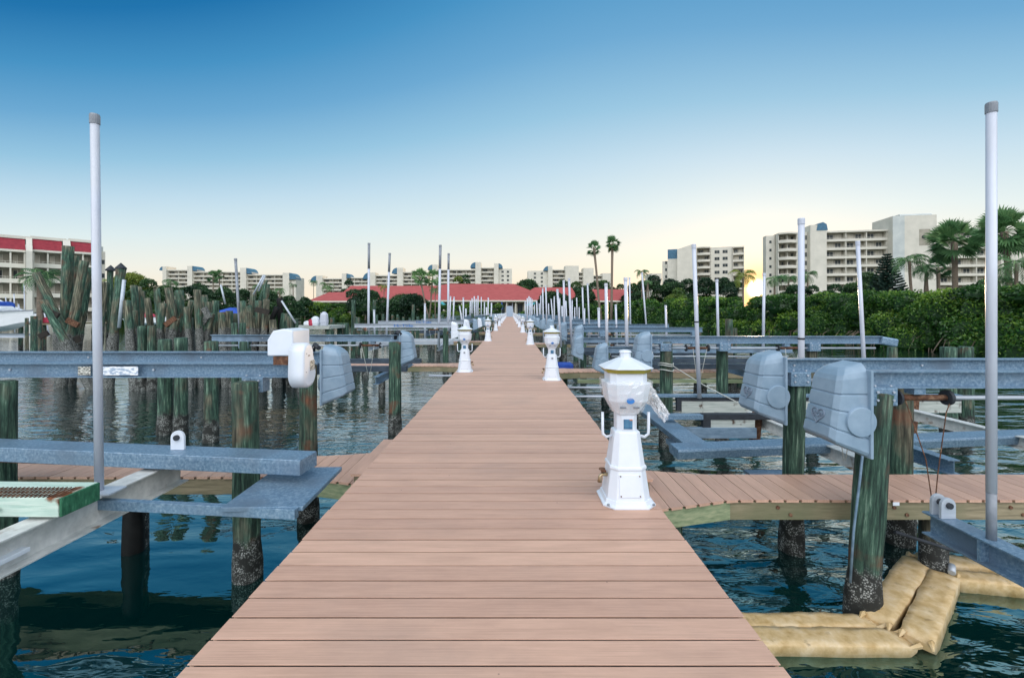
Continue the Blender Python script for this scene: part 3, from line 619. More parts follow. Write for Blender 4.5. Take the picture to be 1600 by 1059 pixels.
# ------------------------------------------------------------------ boat lifts
def text_mesh(txt, size, depth=.003):
    cu = bpy.data.curves.new('t','FONT'); cu.body = txt; cu.size = size; cu.extrude = depth; cu.align_x = 'CENTER'; cu.align_y = 'CENTER'
    ob = bpy.data.objects.new('t', cu); C.objects.link(ob); bpy.context.view_layer.update()
    me = bpy.data.meshes.new_from_object(ob.evaluated_get(bpy.context.evaluated_depsgraph_get())); bpy.data.objects.remove(ob); bpy.data.curves.remove(cu)
    return me
def text(txt, size, name, mat, parent, loc, rot, depth=.003, scale=None):
    me = text_mesh(txt, size, depth); me.materials.clear(); me.materials.append(M[mat]); o = bpy.data.objects.new(name, me); C.objects.link(o)
    o.parent = parent; o.location = loc; o.rotation_euler = rot
    if scale: o.scale = scale
    return o
def cover(side, parent, loc, s=1.0, logo=True, mat='grey_plastic'):
    """moulded motor cover: back plate on the lift side, wedge towards the pier"""
    sg = -side   # wedge points to the pier
    rings = []
    def ring(t_, ins=0, dz=0):
        d = .235+.085*t_-ins; w_ = .172+.022*t_-ins; zf = -.045-.50*t_+dz; zb = -.0-.68*t_+dz; c = .032
        return [(sg*0,-w_,zb),(sg*(d-c),-w_,zb+(zf-zb)*.8),(sg*d,-(w_-c*1.2),zf),(sg*d,(w_-c*1.2),zf),(sg*(d-c),w_,zb+(zf-zb)*.8),(0,w_,zb)]
    ts = [(0,.07,.075),(0,.045,.055),(0,.012,.015),(.05,0,0)]
    for g_ in (.27,.52,.80): ts += [(g_-.016,0,0),(g_-.008,.010,0),(g_+.008,.010,0),(g_+.016,0,0)]
    ts += [(.97,0,0),(1.0,.014,-.008),(1.01,.04,-.012)]
    for t_, ins, dz in ts: rings.append(ring(t_, ins, dz))
    if sg < 0: pass
    m_ = MB().loft(rings, smooth=False)
    c_ = m_.build('motor_cover', mat, parent); c_.location = loc; c_.scale = (s,s,s)
    b = c_.modifiers.new('bevel','BEVEL'); b.width = .006; b.segments = 2; b.limit_method = 'ANGLE'; b.angle_limit = .25
    # flange round the back edge, round gear bulge on the near side
    MB().ext((-sg*.004,-.21,0),(-sg*.004,.21,0),[(-.012,-.70),(.012,-.70),(.012,.02),(-.012,.02)]).build('rim',mat,c_,bevel=.006)
    if side > 0: MB().cyl((sg*.075,-.206,-.40),(sg*.075,-.15,-.40),.120,.125,32).build('gear_bulge',mat,c_,bevel=.005)
    MB().cyl((-sg*.03,-.07,-.43),(-sg*.05,-.07,-.43),.11,n=24).build('gear_wheel','galv_dark',c_)
    if logo:
        tilt = math.atan2(.085,.50)
        L = Vector((sg*.2965,0,-.378)); n_ = Vector((sg,0,0))
        hp = []
        for k in range(40):
            a = 2*math.pi*k/40; hx = 16*math.sin(a)**3; hy = 13*math.cos(a)-5*math.cos(2*a)-2*math.cos(3*a)-math.cos(4*a); hp.append((hx*.0048, hy*.0042))
        pts = [(0, x_, y_) for x_, y_ in hp]+[(0,hp[0][0],hp[0][1])]
        h_ = MB().tube(pts,.0055,6,caps=False).build('heart_emblem','logo_grey',c_); h_.location = L; h_.rotation_euler = (0, tilt if sg<0 else -tilt, 0)
        tx = text('ace',.092,'lettering','logo_grey',h_,(sg*.002,0,.008),(math.pi/2,0,math.pi/2*sg),.004)
    return c_
MB_H = .150
def lift_beam(side, xin, xout, Y, z, label, mat='galv', cov=True, covmat='grey_plastic', covs=1.0, h=.15, piles=(), shaft=True, drums=(.55,), cable_to=None, logo=False, group='steel boat lift beams beside the pier', covdy=0, covdx=0, covdz=0, bracket=.15):
    """beam across its piles with drive shaft, drums, cables and motor cover"""
    t = thing('boat_lift_beam', (side*xin, Y, z)); tag(t, label, 'lift beam', group)
    L = xout-xin
    MB().ibeam((0,0,0),(side*L,0,0),.12,h).build('beam',mat,t)
    for i, xx in enumerate(piles):
        p = side*(xx-xin)
        MB().bb(p-.11,p+.11,-.068,.068,-h-.0,-h-bracket).build('pile_bracket',mat,t,bevel=.004)
    if Y < 10 and xout-xin > 1:
        m_=MB()
        for xx in piles:
            p=side*(xx-xin)
            for dx in (-.07,.07):
                for dz in (-.03,-bracket*.8+0.02): m_.cyl((p+dx,-.068,-h+dz),(p+dx,-.082,-h+dz),.011,n=6)
                m_.cyl((p+dx,-.045,-h+.012),(p+dx,-.045,-h+.026),.010,n=6)
        for xx in (.18,1.6,3.1): m_.cyl((side*xx,-.006,-h*.5),(side*xx,-.018,-h*.5),.012,n=6)
        m_.build('bolt','alu',t)
    if shaft:
        MB().cyl((side*.12,.0,-h-.09),(side*(L-.1),.0,-h-.09),.020,n=10).build('drive_shaft','alu',t)
        for d in drums:
            m_ = MB(); x_ = side*d
            m_.cyl((x_,0,-h-.09),(x_+side*.42,0,-h-.09),.027,n=12)
            dr = m_.build('cable_drum','rust',t)
            MB().cyl((x_-side*.02,0,-h-.09),(x_,0,-h-.09),.066,n=20).cyl((x_+side*.42,0,-h-.09),(x_+side*.45,0,-h-.09),.066,n=20).build('bearing','black',dr)
            MB().bb(x_+side*.10,x_+side*.2,-.05,.05,-h-.055,-h-.0).build('hanger',mat,t)
            if cable_to is not None:
                zc = cable_to-z
                MB().cyl((x_+side*.12,-.03,-h-.1),(x_+side*.22,-.02,zc),.0045,n=5).cyl((x_+side*.40,-.03,-h-.1),(x_+side*.24,-.02,zc),.0045,n=5).build('cable','rope',t)
    if cov: cover(side, t, (-side*(.02+covdx), covdy, .02+covdz), covs, logo, covmat)
    return t
# right side, near to far
R1 = lift_beam(1,3.02,9.0,3.90,2.18,'nearest right lift beam with a light grey moulded motor cover','galv',piles=(3.27,),drums=(.42,),cable_to=None,logo=True,covs=1.0,covdx=.06,covdy=-.12)
MB().tube([(.46,-.03,-.26),(.555,-.12,-.75),(.58,-.16,-1.16)],.0045,5).tube([(.86,-.03,-.26),(.80,-.05,-.36),(.64,-.14,-.85),(.58,-.17,-1.16)],.0045,5).build('cable','rust',R1)
R2 = lift_beam(1,2.98,9.0,4.90,2.18,'second right lift beam with a bluish motor cover bearing a heart mark','galv',piles=(3.20,),drums=(.50,),cable_to=1.05,logo=True,covs=1.0,covdx=.05,covdy=-.06)
R3 = lift_beam(1,2.80,7.45,8.85,2.21,'third right lift beam with a cover just above the nearest pedestal roof','galv',piles=(3.12,4.3,6.1),drums=(.75,2.6),cable_to=1.2,covdx=.0,logo=True)
# rounded far end of the third beam
MB().ext((4.65,-.02,0),(4.98,-.02,-.06),[(-.05,-.16),(.05,-.16),(.05,0),(-.05,0)]).build('end_hood','galv',R3,bevel=.03)
lift_beam(1,2.36,6.9,10.75,1.85,'low right lift beam with a cover directly left of the nearest pedestal roof','galv_dark',piles=(3.0,6.0),drums=(.6,),cable_to=1.1)
lift_beam(1,2.26,6.6,13.75,1.89,'low dull right lift beam carrying the fourth grey cover','galv_dark',piles=(3.0,6.0),cable_to=1.1)
lift_beam(1,2.36,6.25,14.3,2.19,'blue-grey right lift beam just above and behind the low dull one','galv',piles=(3.0,6.0),cable_to=1.1)
lift_beam(1,2.30,6.5,18.0,2.19,'right lift beam with its cover close beside the second pedestal','galv',piles=(3.0,6.0),cable_to=1.1)
def L_(s): return s
# left side
L1 = lift_beam(-1,2.12,7.2,4.60,2.17,'nearest left lift beam with torn stickers and a white motor housing','galv',cov=False,piles=(2.66,),shaft=False)
for x0,x1,mt_ in ((-4.46,-4.33,'sticker'),(-4.25,-3.84,'torn')):
    o = MB().bb(x0+2.12,x1+2.12,-.0625,-.0605,-.125,-.035).build('sticker',mt_,L1)
MB().bb(-.62,-.555,-.075,-.065,-.15,-.46).build('steel_strap','galv',L1)
MB().tube([(-4.9,-.07,-.04),(-4.86,-.075,-.06),(-4.80,-.075,-.05),(-4.84,-.075,-.03),(-4.78,-.08,-.075)],.006,5).build('wire_hook','black',L1)
hs = tag(thing('motor_housing',(-2.16,4.42,2.17)),'white plastic motor housing with an oval belt guard on the near left beam','motor housing')
MB().ext((0,-.05,0),(0,.32,0),[(-.0,.09),(-.0,.345),(-.10,.36),(-.20,.34),(-.255,.25),(-.255,.09)][::1],).build('housing_box','white',hs,bevel=.012)
def oval(x0,x1,rs,c):
    pts=[]
    for k in range(36):
        a=2*math.pi*k/36; cz=math.cos(a); cy=math.sin(a)
        if cz>0: pts.append((c[0]-.01+rs[0]*cy, c[1]+.10+rs[0]*cz))
        else: pts.append((c[0]+.02+rs[1]*cy, c[1]-.10+rs[1]*cz))
    ring=lambda x,s_: [(x, c[0]+(p[0]-c[0])*s_, c[1]+(p[1]-c[1])*s_) for p in pts]
    return MB().loft([ring(x0,1.0),ring(x1-.03,1.0),ring(x1-.008,.96),ring(x1,.86)],True)
ov = oval(.02,.17,(.105,.145),(-.06,.02)).build('belt_guard','white',hs)
MB().bb(.171,.173,-.05,.05,-.055,.045).build('rating_label','sticker',ov)
MB().bb(.171,.173,-.09,-.05,.09,.105).build('small_mark','pvc_grey',ov)
m_=MB()
for yy,zz in ((-.15,.12),(-.16,-.06),(.03,.17)): m_.cyl((.165,yy*.8,zz),(.173,yy*.8,zz),.006,n=8)
m_.build('screw','pvc_grey',ov)
MB().bb(-.2,.02,-.04,.12,.0,.085).build('motor','rust',hs)
L2 = lift_beam(-1,2.50,7.6,5.85,2.17,'second left lift beam ending in a grey moulded motor cover above the finger pier','galv',piles=(2.64,),drums=(.5,),covdx=.05,covs=1.0)
MB().tube([(.03,-.17,.06),(-.05,-.1,.10),(-.12,.0,.03),(-.14,.02,-.12)],.03,8).build('hood_strap','black',L2)
L3 = lift_beam(-1,2.50,6.75,9.95,2.18,'dull left lift beam with a flat grey cover over the green pile','galv_dark',piles=(2.62,6.0),drums=(.45,),covdx=.03,cable_to=1.2)
MB().tube([(.06,-.19,.02),(-.02,-.1,.07),(-.08,.0,.05),(-.10,.02,-.10)],.045,8).build('hood_strap','black',L3)
L4 = lift_beam(-1,2.50,6.65,18.8,2.19,'nearest white lift beam with a blue mark, left of the first pedestals','alu',piles=(2.75,6.2),covmat='white',cable_to=1.1,h=.17)
L5 = lift_beam(-1,2.50,7.2,24.0,2.21,'second white lift beam with a blue mark, left of the first pedestals','alu',piles=(2.75,6.2),covmat='white',cable_to=1.1,h=.19)
for o_,x_ in ((L4,-2.05),(L5,-2.2)): text('Hi-Tide',.17,'lettering','blue_logo',o_,(x_,-.063,-.085),(math.pi/2,0,0),.001,(1.6,1,1))
# piles below those beams
for (sd_,Y,zs,xs) in ((1,10.75,1.69,(3.0,6.0)),(1,13.75,1.73,(3.0,6.0)),(1,14.3,2.03,(6.1,)),(1,18.0,2.03,(3.0,6.0)),(-1,9.95,2.02,(6.0,)),(-1,18.8,2.01,(2.75,6.2)),(-1,24.0,2.01,(2.75,6.2))):
    for xx in xs:
        pile(0,Y,zs,.12,'green pile under the %s end of a %s lift beam, %d metres down the pier'%('inner' if xx<4 else 'outer','right' if sd_>0 else 'left',round(Y)),'pile_green',X=sd_*xx)
# far lifts, one of each kind copied
def far_proto(side, covm, mat):
    t = thing('boat_lift_beam'); 
    MB().ibeam((0,0,0),(side*4.2,0,0),.12,.17).build('beam',mat,t)
    MB().cyl((side*.1,0,-.26),(side*4.1,0,-.26),.02,n=6).build('drive_shaft','alu',t)
    MB().cyl((side*.7,0,-.26),(side*1.1,0,-.26),.05,n=8).cyl((side*3.0,0,-.26),(side*3.4,0,-.26),.05,n=8).build('cable_drum','black',t)
    cover(side,t,(-side*.02,0,.02),1.0,False,covm)
    return t
fp = {(1,0):far_proto(1,'grey_plastic','galv'),(1,1):far_proto(1,'grey_plastic','galv_dark'),(-1,0):far_proto(-1,'white','alu'),(-1,1):far_proto(-1,'grey_plastic','galv_dark')}
used=set(); fpile=pile_mesh(2.02,.12,99,n=10).build('mooring_pile','pile_green'); pu=[False]
cr=tag(thing('boat_cradle'),'x','boat cradle','empty lift cradles beside the pier')
def cradle_parts(t,side,len_):
    for xx in (3.3,5.6): MB().ibeam((side*xx,.1,0),(side*xx,len_-.1,0),.12,.18).build('cradle_beam','galv_dark',t)
    for yy in (len_*.3,len_*.7): MB().bb(side*2.7,side*6.4,yy-.1,yy+.1,.002,.14).build('bunk','bluegrey',t)
cradle_parts(cr,1,4.0); crl=thing('boat_cradle'); cradle_parts(crl,-1,4.0)
usedc=set(); nL={1:0,-1:0}
for side, start in ((1,20.0),(-1,28.5)):
    y=start; idx=0
    while y<122:
        for jj in range(2):
            yy=y+jj*4.2; kd=(side,0 if (idx+jj)%3 else 1)
            if side<0: kd=(side, 1 if y>34 and y<60 else (0 if (idx+jj)%2 else 1))
            o=fp[kd] if kd not in used else copy_tree(fp[kd]); used.add(kd)
            nL[side]+=1; o.location=(side*2.4,yy,2.16+random.uniform(-.12,.08))
            tag(o,'%s of the far lift beams with covers on the %s side of the pier'%(ORD[nL[side]-1],'right' if side>0 else 'left'),'lift beam','steel boat lift beams beside the pier')
            for xx in (3.0,6.0):
                q=fpile if not pu[0] else fpile.copy()
                if pu[0]: C.objects.link(q)
                pu[0]=True; q.location=(side*xx,yy+.02,-.02*idx%.1); q.rotation_euler=(0,0,random.uniform(0,6))
                tag(q,'%s pile under the %s far lift beam on the %s side'%('inner' if xx<4 else 'outer',ORD[nL[side]-1],'right' if side>0 else 'left'),'pile','green piles under the far lift beams')
        pr_=cr if side>0 else crl; c_=pr_ if side not in usedc else copy_tree(pr_); usedc.add(side)
        c_.location=(0,y+.1,random.uniform(1.0,1.35)); tag(c_,'empty cradle of the %s far lift pair on the %s side of the pier'%(ORD[idx],'right' if side>0 else 'left'),'boat cradle','empty lift cradles beside the pier')
        idx+=1; y+=5.7 if idx%2 else 5.7
for side,ya,idx,ln in ((1,14.35,0,3.6),(-1,18.9,1,5.0),(1,10.8,2,3.0),(-1,10.1,3,3.9)):
    t=tag(thing('boat_cradle',(0,ya,1.2)),['cradle between the blue-grey beam and the second pedestal on the right','pale cradle hanging under the two white lift beams','dark cradle under the two low right lift beams','cradle behind the dull left lift beam'][idx],'boat cradle','empty lift cradles beside the pier')
    for xx in (3.1,6.1): MB().ibeam((side*xx,.05,0),(side*xx,ln-.05,0),.12,.18).build('cradle_beam','alu' if idx==1 else 'galv',t)
    for yy in (ln*.25,ln*.7):
        MB().bb(side*2.6,side*7.4,yy-.1,yy+.1,.002,.13).build('bunk','alu' if idx==1 else 'bluegrey',t)

# ------------------------------------------------------------------ near cradles and hardware
# right front cradle beam with shackle
cx=3.60
t=tag(thing('lift_cradle',(cx,0,1.0)),'galvanised cradle beam hanging by a cable at the lower right','lift cradle')
MB().ibeam((0,3.76,0),(0,.6,0),.16,.19,.014,.012).build('cradle_beam','galv',t,bevel=.002)
MB().bb(-.07,.07,3.30,3.325,-.175,-.0145).build('stiffener','galv',t)
def lug(par,loc,rz=0,mat='alu'):
    pts=[(-.06,0),(.06,0)]+[(.06*math.cos(a),.11+.06*math.sin(a)) for a in [math.pi*k/8 for k in range(9)]]
    o=MB().ext((0,-.012,0),(0,.012,0),pts).build('shackle_lug',mat,par,bevel=.002); o.location=loc; o.rotation_euler=(0,0,rz)
    MB().cyl((0,-.03,.11),(0,.03,.11),.025,n=12).build('sheave_pin','black',o)
lug(t,(0,3.70,.001)); lug(t,(0,3.62,.001))
# left cradle beam
t=tag(thing('lift_cradle',(-3.19,0,1.30)),'rust-stained white painted cradle beam at the lower left','lift cradle')
MB().ibeam((0,4.25,0),(.0,1.0,0),.17,.23,.014,.012).build('cradle_beam','painted',t,bevel=.002)
MB().bb(-.9,-.10,2.55,2.62,-.10,-.02).bb(-.62,-.50,2.60,2.95,-.06,.0).build('cross_bracket','white',t,bevel=.004)
bk_=tag(thing('bunk_beam',(-1.74,3.80,1.46)),'long galvanised bunk beam lying across the left cradle','bunk beam')
R_=math.atan2(.42,-3.3)
MB().ext((0,0,0),(-4.2,.50,0),[(-.13,-.13),(.13,-.13),(.13,-.035),(.125,0),(-.125,0),(-.13,-.035)]).build('channel','galv',bk_,bevel=.006)
lug(bk_,(-1.25,.16,.001),0,'white')
t=MB().ext((-2.55,4.20,1.36),(-6.4,4.55,1.36),[(-.05,-.16),(.05,-.16),(.05,0),(-.05,0)]).build('rusty_bunk','rust'); tag(t,'dark rusty timber under the long galvanised bunk beam','timber')
t=tag(thing('wooden_bunk',(-3.0,3.08,1.455)),'short whitewashed timber bunk with mesh tread at the far left','bunk')
MB().ext((-.02,0,0),(-2.6,.06,0),[(-.14,-.13),(.14,-.13),(.14,0),(-.14,0)]).build('timber','mintwood',t,bevel=.006)
MB().bb(-.018,.0,-.138,.138,-.128,-.002).build('painted_end','greenend',t,bevel=.004)
m_=MB()
for i in range(60):
    x_=-.04-i*.03
    for sg in (-1,1): m_.tube([(x_,-.135,.004),(x_-.09*sg-(.09 if sg<0 else 0),.03,.006)],.0035,4,smooth=False)
m_.build('mesh_tread','rust',t)
MB().cyl((-.42,-.142,-.075),(-.42,-.155,-.075),.014,n=8).build('bolt','painted',t)
pl=tag(thing('steel_plate',(-1.86,3.70,1.25)),'flat galvanised steel plate beside the pier at left','steel plate')
o=MB().ext((-.30,-.02,0),(.30,.0,0),[(-.42,-.035),(.42,-.035),(.42,0),(-.42,0)]).build('plate','galv',pl,bevel=.004)
o=MB().ext((.28,-.445,-.004),(-1.34,-.28,-.004),[(-.025,-.075),(.025,-.075),(.025,0),(-.025,0)]).build('side_channel','galv',pl,bevel=.003)
t=tag(MB().tube([(3.11,3.83,1.85),(3.04,3.82,1.25),(2.985,3.82,.8),(2.955,3.82,.35)],.010,8).build('conduit','galv_dark'),'thin grey conduit running down the nearest right pile','conduit')
t=tag(MB().bb(3.60,3.66,4.132,4.138,FING-.05,FING-.02).build('slip_tag','white'),'small white tag on the front edge of the nearest right finger pier','tag')
t=tag(thing('white_bracket',(-3.55,2.75,1.20)),'white plastic bracket under the whitewashed timber bunk at far left','bracket')
MB().cyl((-.3,0,.03),(.30,0,.03),.055,n=14).bb(-.3,.42,-.16,.12,-.06,-.03).build('pipe_saddle','white',t,bevel=.004); MB().bb(-.25,.38,-.14,-.12,-.12,-.061).build('web','white',t)
# right cradle behind the first finger pier
t=tag(thing('steel_walkboard',(2.51,0,.93)),'pale galvanised cradle plank running away behind the nearest pedestal','lift cradle')
MB().bb(-.165,.165,5.72,8.9,-.03,0).build('plank','galv',t,bevel=.004)
MB().bb(-.05,.05,5.9,8.7,-.17,-.031).build('web','galv_dark',t)
MB().bb(-.12,.12,6.35,6.75,-.24,-.171).build('gusset','galv_dark',t)
t=MB().ext((2.06,5.52,1.02),(9.4,6.45,1.02),[(-.13,-.12),(.09,-.15),(.11,-.05),(.10,-.02),(-.12,0),(-.14,-.05)]).build('bunk_beam','galv',bevel=.008); tag(t,'long weathered aluminium bunk beam behind the nearest right finger pier','bunk beam')
t=tag(thing('wooden_bunk',(2.62,8.05,1.19)),'far weathered board bunk in black channel behind the nearest pedestal','bunk')
MB().bb(0,5.6,-.07,.07,-.045,0).build('channel','galv',t,bevel=.003)
MB().bb(.42,5.6,-.05,.05,-.115,-.046).bb(.42,.50,-.052,.03,-.30,-.116).build('liner','black',t)
MB().bb(.503,5.6,-.045,.0,-.33,-.117).build('board','greywood',t,bevel=.004)
t=tag(thing('wooden_bunk',(2.45,7.05,1.07)),'near weathered board bunk in black channel behind the nearest pedestal','bunk')
MB().bb(0,.62,-.07,.07,-.085,-.01).build('channel','galv',t,bevel=.003)
MB().bb(.622,1.9,-.06,.06,-.085,0).bb(.622,.74,-.062,.03,-.29,-.086).build('liner','black',t)
MB().bb(.742,1.45,-.05,.0,-.30,-.088).build('board','greywood',t,bevel=.004)
t=MB().bb(2.55,3.9,6.95,7.05,.70,.86).build('cross_channel','galv_dark',bevel=.003); tag(t,'low dull steel channel under the near board bunk on the right','steel channel')
for i,(x,y,z0,z1) in enumerate(((4.0,7.2,.55,1.05),(4.9,7.9,.5,1.2),(7.2,7.9,.5,1.15))):
    t=MB().ext((x,y,z0),(x+.05,y,z1),[(-.06,-.06),(.06,-.06),(.06,.06),(-.06,.06)],up=(0,1,0)).build('rusty_hanger','rust',bevel=.01); tag(t,['short rusty upright at the end of the near board bunk','rusty upright behind the second grey motor cover','rusty upright right of the green piles, holding the far board bunk'][i],'hanger')
t=MB().ibeam((4.15,5.0,.98),(4.15,7.6,.98),.14,.17).build('cradle_beam','painted'); tag(t,'rust-edged white cradle beam behind the second grey motor cover','lift cradle')
t=MB().ibeam((5.15,5.1,.98),(5.15,8.0,.98),.14,.17).build('cradle_beam','galv'); tag(t,'galvanised cradle beam behind the rear green pile at right','lift cradle')
t=MB().ibeam((7.0,5.4,1.0),(7.0,8.4,1.0),.14,.17).build('cradle_beam','painted'); tag(t,'pale cradle beam at the far right behind the tall guide post','lift cradle')
t=MB().bb(3.05,3.75,5.35,5.75,.60,.64).build('float_plate','galv'); tag(t,'small pale steel plate low over the water behind the right finger pier','steel plate')
# pale wale timber and pipes near the second right pedestal
t=MB().bb(1.75,6.8,11.35,11.50,.86,.94).build('wale_timber','greenwood'); tag(t,'pale greenish timber wale crossing low behind the nearest pedestal','timber')
for i,(z,Y) in enumerate(((.98,10.0),(.93,9.2))):
    t=MB().cyl((1.25,Y,z),(3.0,Y,z),.022,n=8).build('pipe','pvc'); tag(t,['farther thin pale pipe low beside the second right pedestal','nearer thin pale pipe low beside the second right pedestal'][i],'pipe')
t=MB().cyl((-2.2,11.9,.97),(-1.05,11.9,.97),.022,n=8).build('pipe','pvc'); tag(t,'thin pale pipe beside the first left pedestal','pipe')
# small blue tender pads near the right pedestals
t=MB().bb(1.5,2.15,14.9,15.6,.70,.92).build('float_box','canvas_blue',bevel=.03); tag(t,'blue float beside the second right pedestal','float')
# rope on the roped pile
rp=tag(thing('mooring_rope',(3.15,8.9,0)),'pale rope tied round the green pile behind the nearest pedestal','rope')
m_=MB()
for zz in (1.62,1.66,1.53):
    m_.tube([(.148*math.cos(a),.148*math.sin(a),zz+.015*math.sin(a*2)) for a in [2*math.pi*k/16 for k in range(17)]],.011,6,caps=False)
m_.build('coil','rope',rp)
MB().tube([(.1,-.12,1.62),(.5,-.6,1.32),(.9,-1.2,1.08)],.009,6).build('tail','rope',rp)
t=MB().tube([(3.3,4.62,1.72),(3.20,4.3,1.60),(3.12,4.05,1.52)],.006,6).build('mooring_rope','rope'); tag(t,'short pale line between the two nearest grey motor covers','rope')
# hose under the near right cradle
t=MB().tube([(3.5,4.0,.70),(4.0,3.95,.55),(4.6,4.0,.52),(5.5,4.05,.62)],.016,8).build('hose','black'); tag(t,'dark hose hanging under the right finger pier','hose')
# floating boom
bm=tag(thing('floating_boom',(0,0,0)),'yellow fabric spill boom floating in bent sections at lower right','boom')
def boomseg(a,b,w_,h_,seed):
    rr=random.Random(seed); a=Vector(a); b=Vector(b); d=(b-a); n=26; dn=d.normalized(); sd_=Vector((-dn.y,dn.x,0)); rings=[]
    for i in range(n+1):
        t_=i/n; e_=min(1,(.35+min(t_,1-t_)*11)); c_=a+d*t_+Vector((0,0,.02)); q=[]
        j=1+.02*math.sin(t_*17+seed)+rr.uniform(-.02,.02)
        for u_,v_ in ((-.98,-.9),(-1.0,.55),(-.97,.74),(-.5,.80),(.0,.84),(.5,.80),(.97,.74),(1.0,.55),(.98,-.9)):
            cr_=rr.uniform(-.05,.05)
            q.append(c_+sd_*(u_*w_*.5*j*(e_**.25)+cr_*.05)+Vector((0,0,(v_*h_*.5*e_*j)+cr_*.12)))
        rings.append(q)
    o_=MB().loft(rings,True).build('boom_section','boom',bm)
    m_=MB(); rr2=random.Random(seed+9)
    for e0,sg in ((a,-1),(b,1)):
        for s_ in (-1,1):
            p0=e0+sd_*s_*w_*.38+Vector((0,0,h_*.2)); m_.tube([p0-dn*sg*.10,p0+dn*sg*.02+Vector((0,0,.035)),p0+dn*sg*.06+sd_*rr2.uniform(-.04,.04)],[.010,.022,.006],5,smooth=False)
    m_.tube([a+dn*.05+sd_*w_*.47+Vector((0,0,h_*.28)),(a+b)/2+sd_*w_*.50+Vector((0,0,h_*.30)),b-dn*.05+sd_*w_*.47+Vector((0,0,h_*.28))],.006,5)
    m_.build('fabric_fold','boom',o_); return o_
boomseg((1.15,3.76,.02),(3.12,3.74,.02),.17,.12,1)
boomseg((1.15,3.57,.02),(3.20,3.53,.02),.21,.14,2)
boomseg((3.10,3.72,.04),(4.30,4.62,.05),.23,.18,3)
boomseg((3.24,3.50,.05),(4.32,4.36,.05),.22,.18,4)
boomseg((4.28,4.60,.04),(4.95,4.55,.03),.22,.17,5)
boomseg((4.32,4.34,.04),(5.0,4.22,.03),.20,.16,6)
MB().cyl((4.3,4.28,.16),(4.36,4.34,.2),.03,n=8).build('clamp','alu',bm)

# ------------------------------------------------------------------ guide posts
def post(a, b, Z, lab, dark=None, r=.045, zb=1.25, cap=True, band=None, greybase=None, mat='pvc', grp='white guide posts of the boat lifts'):
    top=P(a[0],a[1],Z); bot=P(b[0],b[1],Z); r*=math.cos(math.atan(abs(a[0]-VX)/F)); d=top-bot; s=(zb-bot.z)/d.z if abs(d.z)>1e-6 else 0; bot=bot+d*s
    t=thing('guide_post',bot); L=top-bot
    if greybase is not None:
        g_=bot+(top-bot)*((greybase-bot.z)/(top.z-bot.z)); MB().cyl((0,0,0),g_-bot,r*.96,n=16).build('steel_stub','pvc_grey' if mat!='x' else 'alu',t); MB().cyl((g_-bot),L,r,n=16).build('post',mat,t)
    elif dark is not None:
        zd=CAMZ-(dark-HY)*Z/F; g_=(top-bot)*((zd-bot.z)/(top.z-bot.z)); MB().cyl((0,0,0),g_,r,n=10).build('post',mat,t); MB().cyl(g_,L,r*1.08,n=10).build('dark_sleeve','pvc_grey',t)
    else: MB().cyl((0,0,0),L,r,n=16 if Z<8 else 8).build('post',mat,t)
    if cap:
        k_=MB().lathe([(r*1.14,-.07),(r*1.15,-.005),(r*1.02,.006),(.001,.008)],16).build('cap','pvc_grey' if (dark is not None or Z<4) else mat,t); k_.location=L; k_.rotation_euler=(0,math.atan2(L.x,L.z),0)
    if band: zd=CAMZ-(band-HY)*Z/F; g_=(top-bot)*((zd-bot.z)/(top.z-bot.z)); MB().cyl(g_-Vector((0,0,.012)),g_+Vector((0,0,.012)),r*1.1,n=16).build('strap','black',t)
    return tag(t,lab,'guide post',grp)
post((148,180),(155,758),3.42,'tall white guide post at left, standing on the rusty cradle beam',r=.040,zb=1.303)
MB().bb(-3.33,-3.05,3.34,3.50,1.302,1.314).build('foot_plate','alu'); fpl=bpy.data.objects['foot_plate']; tag(fpl,'small steel foot plate under the tall left guide post','foot plate')
post((1549,162),(1549,852),3.29,'tall white guide post at right, standing on the hanging cradle beam',r=.046,zb=1.002,greybase=1.35)
post((1252,342),(1252,560),5.6,'thick white guide post with a black strap, rising behind the second grey cover',band=529,zb=1.0,r=.044)
post((1340,377),(1349.5,559),7.6,'leaning white guide post right of the strapped one',zb=1.0,r=.040)
post((1084,382),(1092,600),7.9,'white guide post with a black tie in front of the right middle building',band=503,r=.038,zb=1.15,cap=True)
rp_=[((977.4,434),(979.5,541),11.0),((946.8,443),(948.3,542),12.5),((1120,437),(1122,523),13.5),((1194,427),(1192.6,524),12.5),((1003,426),(1009.6,507),22),((983.6,433.6),(985,506),24),
 ((1040,477),(1041,511),17),((962,476),(963,507),18),((935.4,481),(936,511),15.5),((889,435),(892,507),17),((880.8,438),(881.8,509),19),((870.8,452),(873.5,493),17.5),((910,449),(911,482),26),((918,443),(920,492),24),
 ((913,482),(913,511),22),((898,480),(898,492),40),((905,480),(905,492),40),((852.7,446.5),(854,490),28),((848,450.6),(848.6,488),30),((861,467),(863,490),36),((866,463),(866,490),36),((874.5,466),(874.5,488),35),((894,469),(894,488),35)]
for i,(a,b,Z) in enumerate(rp_):
    post(a,b,Z,'white guide post right of the pier, %s from the left among the middle-distance posts'%ORD[sorted([q[0][0] for q in rp_]).index(a[0])],r=.045 if Z<25 else .05,zb=1.3 if Z<30 else .5)
lp_=[((576.6,380),(575.6,521),19.5,420),((609,395.6),(604.7,505),21,425),((688,383),(685.7,525),19.0,420),((701,396),(700,507),23,421),((584.5,484),(585,505),24,None),((664,474),(664,500),24,None),((704,463),(703,490),30,None),((709.6,464),(708.5,490),30,None),((724,465),(724,490),30,None),((718,478),(720,490),30,None)]
for i,(a,b,Z,dk) in enumerate(lp_):
    post(a,b,Z,('tall' if dk else 'short')+' white guide post left of the pier, %s from the left'%ORD[sorted([q[0][0] for q in lp_]).index(a[0])],dark=dk,r=.055 if Z<25 else .05,zb=1.2)
